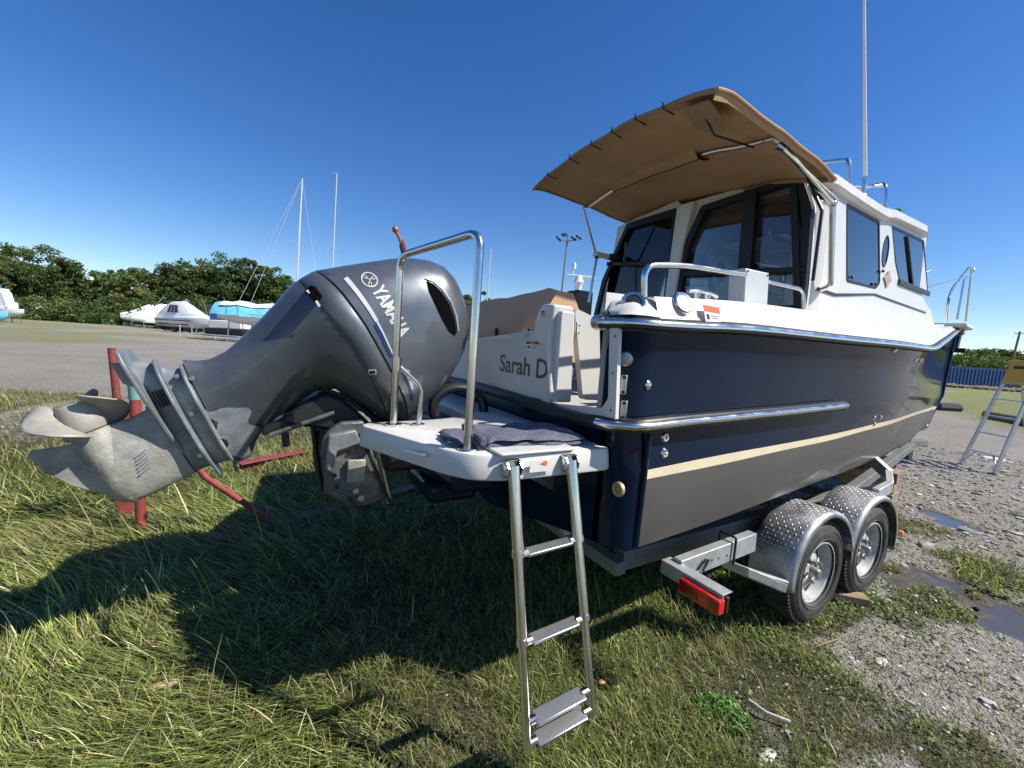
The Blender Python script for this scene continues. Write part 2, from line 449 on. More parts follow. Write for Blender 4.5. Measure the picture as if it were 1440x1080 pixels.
def gmask(x, y):
    r = np.hypot(x, y)
    n = fbm(x + 50, y + 50, .9) - .5
    nb = fbm(x + 50, y + 50, .09) - .5
    sd_ = sdist(x, y, P_NEAR)
    m = np.clip((sd_ + n * 1.9) / .55 + .45, 0, 1)
    hole = np.clip((fbm(x + 11, y + 17, 2.4) - .47) * 9, 0, 1) * np.clip((x - 1.2) / .8, 0, 1) * np.clip(1.8 - sd_, 0, 1)
    m = m * (1 - .85 * hole)
    thin = np.clip((y - 5.2 + x * .2) / 4, 0, 1) * np.clip((fbm(x + 33, y + 71, .9) - .38) * 5, .25, 1)
    m = m * (1 - .72 * thin)
    for P, k, am in ((P_FL, 16, .55), (P_ST, 8, 1), (P_RT, 4, 1), (P_RT2, 8, 1)):
        m = np.maximum(m, am * np.clip((sdist(x, y, P) + nb * k) / 3 + .5, 0, 1))
    # worn patches of weeds out on the gravel
    w = np.clip((fbm(x + 20, y + 80, 1.1) - .52) * 6, 0, .8) * np.clip((9 - r) / 3, 0, 1)
    w2 = np.clip((fbm(x + 70, y + 10, .12) - .58) * 7, 0, .7) * np.clip((r - 8) / 6, 0, 1) * (x < 6)
    return np.maximum(m, np.maximum(w, w2))
PUD = [(gp([(1284, 796), (1306, 800), (1360, 826), (1440, 856), (1500, 880), (1500, 945), (1440, 912), (1395, 895), (1340, 852), (1292, 816)]), .3), (gp([(1288, 710), (1320, 716), (1380, 738), (1376, 746), (1325, 737), (1290, 722)]), .3)]
def wet(x, y):
    w = np.zeros(x.shape)
    for P, k in PUD: w = np.maximum(w, np.clip((sdist(x, y, P) - .03 + (fbm(x + 5, y, 3.4) - .5) * .9) / .16 + .5, 0, 1))
    return w
def gheight(x, y):
    r = np.hypot(x, y)
    z = (fbm(x, y, .7) - .5) * .05 + (fbm(x + 7, y, 3.1) - .5) * .02
    z += np.clip((r - 22) / 60, 0, 1) * (fbm(x, y, .04) - .5) * .5
    w = wet(x, y)
    return z * (1 - w) - w * .012
def graded(lo, hi, n0, n1_, step):
    a = [0.0]; s = step
    pos = [0.0]
    while pos[-1] < hi: 
        if pos[-1] > n1_: s *= 1.10
        pos.append(pos[-1] + s)
    neg = [0.0]; s = step
    while neg[-1] > lo:
        if neg[-1] < n0: s *= 1.10
        neg.append(neg[-1] - s)
    return np.array(neg[:0:-1] + pos)
gx = graded(-900, 1500, -3.5, 9, .045); gy = graded(-500, 1500, -.5, 7.5, .045)
GX, GY = np.meshgrid(gx, gy, indexing='ij')
GZ = gheight(GX, GY)
nx, ny = GX.shape
vs = np.stack([GX.ravel(), GY.ravel(), GZ.ravel()], 1)
I = np.arange(nx * ny).reshape(nx, ny)
quads = np.stack([I[:-1, :-1].ravel(), I[1:, :-1].ravel(), I[1:, 1:].ravel(), I[:-1, 1:].ravel()], 1)
def np_mesh(name, vs, faces, cols=None, m=None, k=4, smooth=False, parent=None, kind=None):
    me = bpy.data.meshes.new(name)
    me.vertices.add(len(vs)); me.vertices.foreach_set('co', vs.astype(np.float32).ravel())
    me.loops.add(faces.size); me.loops.foreach_set('vertex_index', faces.astype(np.int32).ravel())
    me.polygons.add(len(faces)); me.polygons.foreach_set('loop_start', np.arange(0, faces.size, k, dtype=np.int32))
    me.polygons.foreach_set('use_smooth', np.full(len(faces), smooth))
    if cols is not None:
        a = me.color_attributes.new('Col', 'FLOAT_COLOR', 'POINT')
        c = np.ones((len(vs), 4), np.float32); c[:, :3] = cols; a.data.foreach_set('color', c.ravel())
    me.update(calc_edges=True); me.validate()
    if m: me.materials.append(m)
    return link(name, me, parent, kind)
gcol = np.stack([gmask(GX, GY).ravel(), wet(GX, GY).ravel(), np.zeros(GX.size)], 1)
gm_ = bpy.data.materials.new('gravel yard and grass'); gm_.use_nodes = True
t = gm_.node_tree; b = t.nodes['Principled BSDF']
def N(tp, **k):
    n = t.nodes.new(tp)
    for a, v in k.items(): setattr(n, a, v)
    return n
def noise(sc, det=6, rough=.6):
    n = N('ShaderNodeTexNoise'); n.inputs['Scale'].default_value = sc; n.inputs['Detail'].default_value = det; n.inputs['Roughness'].default_value = rough
    t.links.new(geo.outputs['Position'], n.inputs['Vector']); return n.outputs['Fac']
def mrange(v, a, b_, c, d):
    n = N('ShaderNodeMapRange'); n.inputs[1].default_value = a; n.inputs[2].default_value = b_; n.inputs[3].default_value = c; n.inputs[4].default_value = d
    t.links.new(v, n.inputs[0]); return n.outputs[0]
def mixc(f, a, b_, bt='MIX'):
    n = N('ShaderNodeMix', data_type='RGBA', blend_type=bt)
    for s_, v in ((n.inputs['Factor'], f), (n.inputs['A'], a), (n.inputs['B'], b_)):
        if isinstance(v, tuple): s_.default_value = (*v, 1)
        elif isinstance(v, (int, float)): s_.default_value = v
        else: t.links.new(v, s_)
    return n.outputs['Result']
geo = N('ShaderNodeNewGeometry')
att = N('ShaderNodeAttribute', attribute_name='Col')
sepc = N('ShaderNodeSeparateColor'); t.links.new(att.outputs['Color'], sepc.inputs[0])
gfac, wfac = sepc.outputs[0], sepc.outputs[1]
big = noise(.35, 5); mid_n = noise(5, 6); fine = noise(55, 6, .75); vfine = noise(160, 3, .7)
vor = N('ShaderNodeTexVoronoi'); vor.inputs['Scale'].default_value = 42; t.links.new(geo.outputs['Position'], vor.inputs['Vector'])
vor2 = N('ShaderNodeTexVoronoi'); vor2.inputs['Scale'].default_value = 95; t.links.new(geo.outputs['Position'], vor2.inputs['Vector'])
hsv = N('ShaderNodeSeparateColor'); t.links.new(vor.outputs['Color'], hsv.inputs[0])
grav = mixc(mrange(big, .35, .65, 0, 1), (.29, .265, .225), (.40, .375, .33))
grav = mixc(mrange(mid_n, .4, .7, 0, .7), grav, (.30, .26, .20))
grav = mixc(1.0, grav, mixc(hsv.outputs[0], (.62, .62, .62), (1.4, 1.38, 1.34)), 'MULTIPLY')
grav = mixc(mrange(fine, .3, .75, 0, 1), mixc(.6, grav, (.10, .095, .085)), grav)
soil = mixc(mrange(mid_n, .35, .7, 0, 1), (.045, .043, .022), (.095, .085, .045))
farg = mixc(mrange(mid_n, .35, .7, 0, 1), (.12, .15, .04), (.27, .25, .10))
cam_d = N('ShaderNodeVectorMath', operation='LENGTH'); t.links.new(geo.outputs['Position'], cam_d.inputs[0])
soil = mixc(mrange(cam_d.outputs['Value'], 9, 16, 0, 1), soil, farg)
edge = N('ShaderNodeMath', operation='ADD'); t.links.new(gfac, edge.inputs[0]); t.links.new(mrange(noise(9, 8, .75), .3, .7, -.35, .35), edge.inputs[1])
c = mixc(mrange(edge.outputs[0], .3, .7, 0, 1), grav, soil)
c = mixc(mrange(wfac, .1, .8, 0, 1), c, (.070, .061, .048))
t.links.new(c, b.inputs['Base Color'])
t.links.new(mrange(wfac, .45, .98, .92, .08), b.inputs['Roughness'])
b.inputs['Specular IOR Level'].default_value = .35
bmp = N('ShaderNodeBump'); bmp.inputs['Distance'].default_value = .015
t.links.new(mrange(wfac, .2, .9, .9, .03), bmp.inputs['Strength'])
hh = N('ShaderNodeMath', operation='ADD'); t.links.new(vor.outputs['Distance'], hh.inputs[0]); t.links.new(fine, hh.inputs[1])
h2 = N('ShaderNodeMath', operation='ADD'); t.links.new(hh.outputs[0], h2.inputs[0]); t.links.new(vor2.outputs['Distance'], h2.inputs[1])
t.links.new(h2.outputs[0], bmp.inputs['Height']); t.links.new(bmp.outputs[0], b.inputs['Normal'])
ground = np_mesh('ground', vs, quads, gcol, gm_, smooth=True, kind='structure')

# ------------------------------------------------------------------ grass blades
def make_blades(bx, by, L, head, lean, curl, wid, col, segs=3):
    n = len(bx)
    dx, dy = np.cos(head), np.sin(head)
    wx, wy = -dy, dx
    tw = rng.uniform(-.9, .9, n); wxx = wx * np.cos(tw) + dx * np.sin(tw); wyy = wy * np.cos(tw) + dy * np.sin(tw)
    z0 = gheight(bx, by) - .004
    lv = []; ang = lean.copy(); px, py, pz = bx.copy(), by.copy(), z0.copy()
    for s in range(segs + 1):
        w = wid * (1 - (s / segs) ** 1.6 * .92)
        lv.append(np.stack([px - wxx * w / 2, py - wyy * w / 2, pz], 1)); lv.append(np.stack([px + wxx * w / 2, py + wyy * w / 2, pz], 1))
        st_ = L / segs
        px = px + dx * np.sin(ang) * st_; py = py + dy * np.sin(ang) * st_; pz = np.maximum(pz + np.cos(ang) * st_, z0 + .006)
        ang = ang + curl / segs
    V = np.stack(lv, 1).reshape(-1, 3)
    k = 2 * (segs + 1); base = np.arange(n)[:, None] * k
    F = np.concatenate([np.stack([base[:, 0] + 2 * s, base[:, 0] + 2 * s + 1, base[:, 0] + 2 * s + 3, base[:, 0] + 2 * s + 2], 1) for s in range(segs)], 0)
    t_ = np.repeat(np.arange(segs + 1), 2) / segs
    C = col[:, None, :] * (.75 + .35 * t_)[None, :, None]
    return V, F, C.reshape(-1, 3)
def scatter(n, rmin, rmax, a0, a1, power):
    u = rng.random(n)
    if power == 2: r = np.sqrt(rmin ** 2 + u * (rmax ** 2 - rmin ** 2))
    else: q = 2 - power; r = (rmin ** q + u * (rmax ** q - rmin ** q)) ** (1 / q)
    a = rng.uniform(R(a0), R(a1), n); return r * np.cos(a), r * np.sin(a), r
def pickcol(n, opts, w):
    i = rng.choice(len(opts), n, p=np.array(w) / sum(w)); c = np.array(opts)[i]
    return c * rng.lognormal(0, .38, (n, 1)) * rng.uniform(.92, 1.08, (n, 3))
GREENS = [(.165, .205, .048), (.245, .285, .068), (.085, .122, .032), (.37, .385, .13), (.56, .50, .28), (.32, .26, .13)]
VV, FF, CC, off = [], [], [], 0
def emit(V, F, C):
    global off
    VV.append(V); FF.append(F + off); CC.append(C); off += len(V)
x, y, r = scatter(330000, .95, 15, 2, 118, 1.25)
g = gmask(x, y); wv = wet(x, y)
long_ = np.clip(((.75 - x) * .55 + (y - 1.0) * .12 + (fbm(x, y, .8) - .5) * 1.6), 0, 1) * np.clip((6.5 - y) / 2.5, 0, 1)
patch = fbm(x + 3, y + 8, 2.2)
keep = (rng.random(len(x)) < g * (.58 + .42 * long_ + np.clip((patch - .45) * 2.5, -.3, .4))) & (wv < .2)
x, y, r, g, long_, patch = (q[keep] for q in (x, y, r, g, long_, patch))
n = len(x)
# combed direction: swept toward the left of the yard with swirls
sw = R(172) + (fbm(x, y, .6) - .5) * 2.6 + (fbm(x + 40, y + 9, 3.2) - .5) * 2.4
head = np.where(rng.random(n) < .25 + .62 * long_, sw + rng.normal(0, .26, n), rng.uniform(0, 2 * math.pi, n))
L = (.055 + .07 * rng.random(n)) * (1 - long_) + long_ * rng.uniform(.10, .26, n)
L *= np.clip(g, .4, 1) * (.8 + .5 * patch) * np.clip(1 + (r - 5) * .05, 1, 1.3)
tall = rng.random(n) < .005; L = np.where(tall, L * 1.9 + .05, L)
lean = rng.uniform(.15, .9, n) * (1 - long_) + long_ * rng.uniform(.7, 1.35, n); lean = np.where(tall, .25, lean)
curl = rng.uniform(.2, 1.2, n) * (1 - long_) + long_ * rng.uniform(.1, .9, n)
wid = rng.uniform(.0024, .0052, n) * (1 + .75 * long_) * np.clip(r / 2.6, .9, 3.2)
dry = np.maximum(np.clip((fbm(x + 31, y + 3, 1.3) - .50) * 5, 0, 1) * .8, np.clip((y - 4.5) / 3.5, 0, .8))[:, None]
col = pickcol(n, GREENS, [3, 3, 3, 1.6, .8, .7]) * (1 - dry) + pickcol(n, [(.30, .26, .12), (.20, .19, .075), (.14, .17, .05)], [1, 1, 1]) * dry
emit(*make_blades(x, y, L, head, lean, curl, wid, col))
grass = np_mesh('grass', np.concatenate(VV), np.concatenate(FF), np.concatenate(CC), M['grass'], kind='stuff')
tag(grass, 'long combed green grass over the left half of the ground, thinning towards the gravel', 'grass')
# clover and broad small leaves, denser by the trailer wheels
x, y, r = scatter(190000, .95, 9, 0, 100, 1.3)
g = gmask(x, y); cl = np.clip((x - .9) * .7, 0, 1) * np.clip((fbm(x + 60, y, 1.7) - .40) * 4, 0.05, 1)
keep = (rng.random(len(x)) < np.clip(g * 1.2, 0, 1) * cl + .06) & (wet(x, y) < .2); x, y, r = x[keep], y[keep], r[keep]
n = len(x)
z = gheight(x, y) + rng.uniform(.006, .05, n) * np.clip(gmask(x, y), .3, 1)
a = rng.uniform(0, 2 * math.pi, n); s = rng.uniform(.004, .009, n) * np.clip(r / 3, .9, 1.8)
tilt = rng.uniform(-.5, .5, (n, 2))
V = []
for k in range(5):
    q = a + 2 * math.pi * k / 5; lx, ly = np.cos(q) * s, np.sin(q) * s
    V.append(np.stack([x + lx, y + ly, z + lx * tilt[:, 0] + ly * tilt[:, 1]], 1))
V = np.stack(V, 1).reshape(-1, 3); F = np.arange(n * 5).reshape(n, 5)
C = np.repeat(pickcol(n, [(.11, .165, .045), (.085, .13, .038), (.19, .24, .08), (.32, .29, .17)], [3, 3, 2, .7]), 5, 0)
clo = np_mesh('clover', V, F, C, M['grass'], k=5, kind='stuff')
tag(clo, 'low clover and weeds spread between grass and gravel beside the trailer wheels', 'weeds')
# gravel stones
bm = bmesh.new(); bmesh.ops.create_icosphere(bm, subdivisions=1, radius=1)
iv = np.array([v.co[:] for v in bm.verts]); bm.faces.ensure_lookup_table(); fi = np.array([[v.index for v in f.verts] for f in bm.faces]); bm.free()
x, y, r = scatter(60000, 1.0, 14, -5, 80, 1.2)
g = gmask(x, y); ok = (rng.random(len(x)) < np.clip(1.02 - g * 1.0, .03, 1)) & (wet(x, y) < .6) & (x > 1.2)
x, y, r = x[ok][:24000], y[ok][:24000], r[ok][:24000]
n = len(x); s = rng.lognormal(-5.0, .48, n) * np.clip(r / 3.2, .9, 2.2)
sc = rng.uniform(.6, 1.4, (n, 3)) * np.array([1, 1, .5]); th = rng.uniform(0, 6.28, n)
P = iv[None] * sc[:, None] * s[:, None, None] * rng.uniform(.75, 1.25, (n, 12, 1))
X = P[..., 0] * np.cos(th)[:, None] - P[..., 1] * np.sin(th)[:, None]; Y = P[..., 0] * np.sin(th)[:, None] + P[..., 1] * np.cos(th)[:, None]
z = gheight(x, y)
V = np.stack([X + x[:, None], Y + y[:, None], P[..., 2] + z[:, None] + s[:, None] * .15], 2).reshape(-1, 3)
F = (fi[None] + (np.arange(n) * 12)[:, None, None]).reshape(-1, 3)
C = np.repeat(pickcol(n, [(.23, .22, .205), (.32, .30, .28), (.15, .145, .135), (.42, .40, .37), (.22, .19, .15)], [3, 3, 2, .8, 1]), 12, 0)
st_o = np_mesh('gravel', V, F, C, M['stone'], k=3, kind='stuff')
tag(st_o, 'loose grey gravel stones scattered over the yard at the right', 'gravel')
# one bright weed clump by the ladder, some trampled thatch
wc = at(1015, 1000, z=0); n = 900
a = rng.uniform(0, 6.28, n); rr_ = np.sqrt(rng.random(n)) * .13; x = wc.x + rr_ * np.cos(a); y = wc.y + rr_ * np.sin(a)
z = gheight(x, y) + rng.random(n) * .07 * (1 - rr_ / .16); s = rng.uniform(.004, .008, n); q0 = rng.uniform(0, 6.28, n); tl = rng.uniform(-.7, .7, (n, 2)); V = []
for k in range(5):
    q = q0 + 1.2566 * k; lx, ly = np.cos(q) * s, np.sin(q) * s; V.append(np.stack([x + lx, y + ly, z + lx * tl[:, 0] + ly * tl[:, 1]], 1))
wd_ = np_mesh('weed_clump', np.stack(V, 1).reshape(-1, 3), np.arange(n * 5).reshape(n, 5), np.repeat(pickcol(n, [(.08, .19, .03), (.11, .24, .045), (.06, .14, .025)], [1, 1, 1]), 5, 0), M['grass'], k=5)
tag(wd_, 'bright green leafy weed clump in the grass right of the ladder foot', 'weed')
n = 26000
x, y, r = scatter(n, .95, 8, 2, 118, 1.3); g = gmask(x, y); kp = (rng.random(n) < g * np.clip((fbm(x + 90, y + 30, 1.9) - .42) * 5, .08, 1)) & (wet(x, y) < .2); x, y, r = x[kp], y[kp], r[kp]; n = len(x)
V, F, C = make_blades(x, y, rng.uniform(.03, .11, n), rng.uniform(0, 6.28, n), rng.uniform(1.2, 1.5, n), rng.uniform(-.2, .3, n), rng.uniform(.0018, .0035, n) * np.clip(r / 2.6, .9, 2), pickcol(n, [(.42, .35, .21), (.30, .24, .14), (.20, .155, .09)], [1, 1, 1]), 2)
th_ = np_mesh('dry_thatch', V, F, C, M['grass'], kind='stuff'); tag(th_, 'dead straw coloured grass stems lying flat among the green blades', 'dry grass')
# small litter and sticks
def rock(name, label, cat, px, py, size, m, seed=0, z=.0):
    p = at(px, py, z=0); rr = random.Random(seed)
    mb = MB().sphere((p.x, p.y, z), 1, 10, (size[0] / 1, size[1] / 1, size[2] / 1))
    mb.v = [tuple(Vector(v) + Vector([rr.uniform(-.12, .12) * s_ for s_ in size])) for v in mb.v]
    o = build(name, mb, m, smooth=50); tag(o, label, cat); return o
lim = mat('pale stone', (.52, .50, .46), .8, var=.15, bump=.3)
rock('pale_stone', 'flat white stone lying in the clover at the bottom edge, below the white stick', 'stone', 1080, 1062, (.050, .026, .016), lim, 1)
rock('pale_stone', 'pale flat stone half buried in gravel right of the rear wheel', 'stone', 1240, 930, (.055, .022, .008), lim, 2)
rock('grey_stone', 'dark stone standing in the puddle', 'stone', 1372, 857, (.022, .02, .018), M['stone'], 3)
rock('grey_stone', 'small dark pebble in the puddle beside the larger stone', 'stone', 1372, 868, (.014, .014, .012), M['stone'], 4)
rock('dry_leaf', 'curled tan leaf on the grass right of the ladder foot', 'leaf', 845, 972, (.02, .016, .010), mat('dry leaf', (.42, .27, .15), .8), 5, .05)
rock('straw_clump', 'flattened patch of pale straw on the foreground grass', 'straw', 232, 968, (.06, .03, .012), mat('straw', (.45, .36, .22), .9), 6, .02)
mb = MB().tube([at(1053, 984, z=.04), at(1078, 1002, z=.035), at(1112, 1015, z=.03)], .007, 7)
tag(build('white_stick', mb, lim), 'short white peeled stick lying in the weeds below the wheel', 'stick')
mb = MB().tube([at(1150, 908, z=.03), at(1180, 898, z=.035), at(1202, 885, z=.03)], .003, 6)
tag(build('dry_twig', mb, M['wood']), 'thin dry twig on the gravel right of the rear tyre', 'twig')
# ================================================================== the boat
YC = 2.52
XT = 1.45
boat = thing('motor_boat', 'dark blue and white cabin motor boat with tan canopy standing on a trailer', 'boat', (4.5, YC, 0.8))
SH = [(1.45,1.262,1.82),(2,1.252,1.85),(2.6,1.245,1.86),(3.2,1.245,1.87),(4,1.27,1.888),(4.6,1.335,1.90),(5.2,1.44,1.925),(6,1.6,2.02),(7,1.815,2.13),(8,2.035,2.24),(9,2.26,2.34),(9.7,2.42,2.41),(10.12,2.50,2.46)]
MI = [(1.45,1.275,1.40),(2,1.268,1.42),(2.6,1.27,1.44),(3.2,1.28,1.46),(4,1.31,1.47),(4.6,1.38,1.47),(5.2,1.49,1.46),(6,1.65,1.45),(7,1.86,1.42),(8,2.08,1.39),(9,2.3,1.37),(9.7,2.45,1.35),(9.93,2.50,1.34)]
ST = [(1.45,1.268,1.19),(2,1.27,1.22),(2.6,1.28,1.24),(3.2,1.3,1.26),(4,1.36,1.287),(4.6,1.44,1.29),(5.2,1.545,1.288),(6,1.7,1.28),(7,1.9,1.26),(8,2.12,1.23),(9,2.355,1.19),(9.72,2.50,1.16)]
SB = [(1.45,1.27,1.147),(2,1.272,1.17),(2.6,1.282,1.20),(3.2,1.303,1.22),(4,1.365,1.25),(4.6,1.45,1.25),(5.2,1.555,1.25),(6,1.71,1.24),(7,1.91,1.22),(8,2.13,1.18),(9,2.365,1.14),(9.68,2.50,1.11)]
BO = [(1.45,1.275,0.83),(2,1.285,0.86),(2.6,1.305,0.90),(3.2,1.345,0.925),(4,1.43,0.93),(4.6,1.52,0.92),(5.2,1.64,0.893),(6,1.80,0.863),(7,2.0,0.83),(8,2.23,0.80),(9,2.45,0.79),(9.4,2.50,0.82)]
KE = [(1.45,YC,0.60),(4,YC,0.62),(6,YC,0.64),(7.5,YC,0.68),(8.6,YC,0.74),(9.1,YC,0.78),(9.3,YC,0.80)]
NS = 44
def rail_curve(T, n=NS):
    X0, X1 = T[0][0], T[-1][0]
    xs = [X0 + (X1 - X0) * i / n for i in range(n + 1)]
    ys = smooth_curve([(t[0], t[1]) for t in T], xs); zs = smooth_curve([(t[0], t[2]) for t in T], xs)
    return [Vector(p) for p in zip(xs, ys, zs)]
cSH, cMI, cST, cSB, cBO, cKE = [rail_curve(T) for T in (SH, MI, ST, SB, BO, KE)]
def mir(p): return Vector((p[0], 2 * YC - p[1], p[2]))
def both(mb_rows):
    mb = MB(); mb.grid(mb_rows); mb.grid([[mir(p) for p in r] for r in mb_rows]); return mb
def between(a, b, k, bulge=0.0):
    rows = []
    for j in range(k + 1):
        t = j / k
        rows.append([p.lerp(q, t) + Vector((0, bulge * 4 * t * (1 - t), 0)) for p, q in zip(a, b)])
    return rows
# hull topsides: concave flare under the rail, and a hollow where the side meets it
gunl = [p + Vector((0, 0.004, -0.03)) for p in cSH]
knuck = [p.lerp(q, 0.30) + Vector((0, 0.022, 0)) for p, q in zip(gunl, cMI)]
hrows = ([list(r) for r in between(gunl, knuck, 3)] + between(knuck, [p + Vector((0, .012, 0)) for p in cMI], 6, 0.004)[1:] + between([p + Vector((0, .012, 0)) for p in cMI], cST, 5, 0.0)[1:])
hs = both(hrows)
hull = build('hull_side', hs, M['navy'], boat, smooth=60)
build('boot_stripe', both(between([p + Vector((0, -0.002, 0)) for p in cST], [p + Vector((0, -0.002, 0)) for p in cSB], 2)), M['cream'], boat, smooth=60)
build('hull_bottom', both(between(cSB, cBO, 8, -0.012) + between(cBO, cKE, 4)[1:]), M['bottom'], boat, smooth=60)
# stem bar
stem = [cSH[-1] + Vector((-.01, .02, -.05)), cMI[-1] + Vector((0, .02, 0)), cST[-1] + Vector((0, .02, 0)), cBO[-1] + Vector((.02, .02, 0)), Vector((9.25, YC, 0.80))]
build('stem', MB().tube(stem, 0.035, 10), M['navy'], boat)
# transom: navy lower body with rounded quarters
mb = MB()
q = []
for P0 in [r[0] for r in hrows] + [cSB[0], cBO[0].lerp(cSB[0], .5), cBO[0]]:
    row = []
    r = 0.12
    for k in range(11):
        a = R(90 * k / 10)
        row.append(Vector((P0.x - r * math.sin(a), P0.y + r - r * math.cos(a), P0.z)))
    row.append(Vector((P0.x - .12, P0.y + .155, P0.z)))
    q.append(row)
mb.grid(q); mb.grid([[mir(p) for p in r] for r in q])
mb.add([(1.33, 1.39, 1.147), (1.33, 2 * YC - 1.39, 1.147), (1.33, 2 * YC - 1.39, 1.41), (1.33, 1.39, 1.41), (1.33, 1.395, .83), (1.33, 2 * YC - 1.395, .83)], [(0, 1, 2, 3), (0, 1, 5, 4)])
mb.add([(1.33, 1.395, 0.83), (1.33, 2 * YC - 1.395, 0.83), (1.36, YC, 0.60), (1.45, YC, .60), (1.45, 1.275, .83), (1.45, 2 * YC - 1.275, .83)], [(0, 1, 2), (0, 2, 3, 4), (1, 5, 3, 2)])
quarter_ = build('transom_quarter', mb, M['navy'], boat, smooth=50)
XA = 1.33      # aft face
# white transom wall with door opening: polygon in the (y, z) plane
Uy, Vz = Vector((0, -1, 0)), Vector((0, 0, 1))
O = Vector((XA - 0.028, 0, 0))
def yz(px, py, x=XA - .03): p = at(px, py, x=x); return (-p.y, p.z)

TX = XA - .038
Z0 = 1.395
a1, a2, a3 = yz(655, 478, TX), yz(748, 465, TX), yz(765, 463, TX)
s1, s2 = yz(773, 567, TX), yz(846, 574, TX)
i1_, i2_ = yz(855, 560, TX), yz(857, 462, TX)
o1_, o2_ = yz(866, 585, TX), yz(870, 462, TX)
outer = [(-3.62, Z0), (-3.62, a1[1] + .02), (-3.30, a1[1] + .01), a1, a2, (s1[0] - .0, a3[1]), (s1[0] + .0, s1[1]), s2, (i1_[0], i1_[1]), (i2_[0], 1.80), (o2_[0], 1.80), (o1_[0], Z0)]
build('transom_wall', flat_poly(roundpoly(outer, .012, 3), (), Uy, Vz, O, 0.02), M['gel'], boat, bevel=0.004, smooth=None)
# door pillar block
x0 = TX - .03
pfp = [(772, 566), (772, 478), (775, 455), (779, 427.5), (768, 427), (760, 429), (751, 452), (749, 474), (755, 482), (765, 484)]
pf = [yz(a, b, x0) for a, b in pfp]
ypl = -pf[0][0]
yfr = at(806, 500, y=ypl).x - x0
mb = MB()
mb.prism([(x0, -a, b) for a, b in [(pf[0][0], pf[0][1] + .0)] + pf[1:]], (yfr, 0, 0))
build('transom_pillar', mb, M['gel'], boat, bevel=0.014, smooth=40, seg=3)
build('pillar_side', MB().prism([(TX + .004, ypl - .002, pf[0][1]), (x0 + yfr + .012, ypl - .002, pf[0][1]), (x0 + yfr - .012, ypl - .002, pf[3][1] - .03), (TX + .004, ypl - .002, pf[3][1] - .03)], (0, .06, 0)), M['gel'], boat, bevel=.008)
# swung-in door leaf standing fore and aft at the opening's inner edge
yd = ypl + .02
dl = roundpoly([(at(a, b, y=yd).x, at(a, b, y=yd).z) for a, b in ((820, 562), (843, 563), (845, 550), (843, 455), (838, 447), (811, 434), (809, 440))], 0.02)
mb = flat_poly(dl, (), Vector((1, 0, 0)), Vector((0, 0, 1)), Vector((0, yd + .02, 0)), 0.04)
dr = build('transom_door', mb, M['gel'], boat, bevel=0.010, smooth=40)
hx = at(809, 470, y=yd).x - .012
for py in (462, 527):
    zz = at(809, py, y=yd).z
    build('hinge', MB().box((hx, yd - .004, zz), (.022, .02, .06)).cyl((hx, yd - .016, zz - .035), (hx, yd - .016, zz + .035), .007, 8), M['chrome'], dr, bevel=.002)
    for dz in (-.02, .02): build('screw', MB().cyl((hx + .035, yd - .0, zz + dz), (hx + .035, yd - .004, zz + dz), .004, 8), M['chrome'], dr)
# corner trim strip and rub rails
for px, py in ((865, 473), (862, 525), (859, 577)):
    c = at(px, py, x=TX - .001); build('screw', MB().cyl(c, c + Vector((-.004, 0, 0)), .005, 8), M['pole'], boat)
pr = [Vector((XA - .045, 1.56, 1.822)), Vector((XA - .045, 1.42, 1.822))]
for k in range(7):
    a = R(90 * k / 6); pr.append(Vector((XA + .12 - .165 * math.cos(R(90 - 90 * k / 6)) * 1, 1.40 - .155 * math.sin(a) + 0.0, 1.822)))
pr = [Vector((1.285, 1.46, 1.822)), Vector((1.285, 1.40, 1.822)), Vector((1.30, 1.32, 1.822)), Vector((1.345, 1.262, 1.822)), Vector((1.42, 1.238, 1.822))] + [p + Vector((0, -0.022, 0.0)) for p in cSH[1:]]
def sweep_rect(path, prof, side=-1):
    rows = []
    N = len(path)
    for i, p in enumerate(path):
        d = (path[min(i + 1, N - 1)] - path[max(i - 1, 0)]); d.z = 0; d.normalize()
        n = Vector((d.y, -d.x, 0))
        rows.append([p + n * a + Vector((0, 0, b)) for a, b in prof])
    return rows
railprof = [(-0.03, .026), (.002, .026), (.010, .020), (.010, .010), (.014, .008), (.016, 0), (.014, -.008), (.010, -.010), (.010, -.018), (0, -.024), (-0.03, -.024)]
mb = MB(); rr_ = sweep_rect(pr, railprof); mb.grid(rr_); mb.add(rr_[0], [tuple(range(len(railprof)))])
rr_ = [[mir(p) for p in r] for r in rr_]; mb.grid(rr_)
rub = build('rub_rail', mb, M['dark'], boat, smooth=50)
mb = MB(); ins = sweep_rect(pr, [(.006, .020), (.018, .017), (.027, .004), (.025, -.007), (.010, -.012)]); mb.grid(ins); mb.grid([[mir(p) for p in r] for r in ins])
build('steel_insert', mb, M['chrome'], rub, smooth=60)
mb = MB()
mb.lathe([(0, -.002), (.032, -.002), (.034, .004), (.034, .045), (0, .047)], (1.285, 1.475, 1.822), (0, -1, 0), 16)
build('rail_end_cap', mb, M['chrome'], rub)
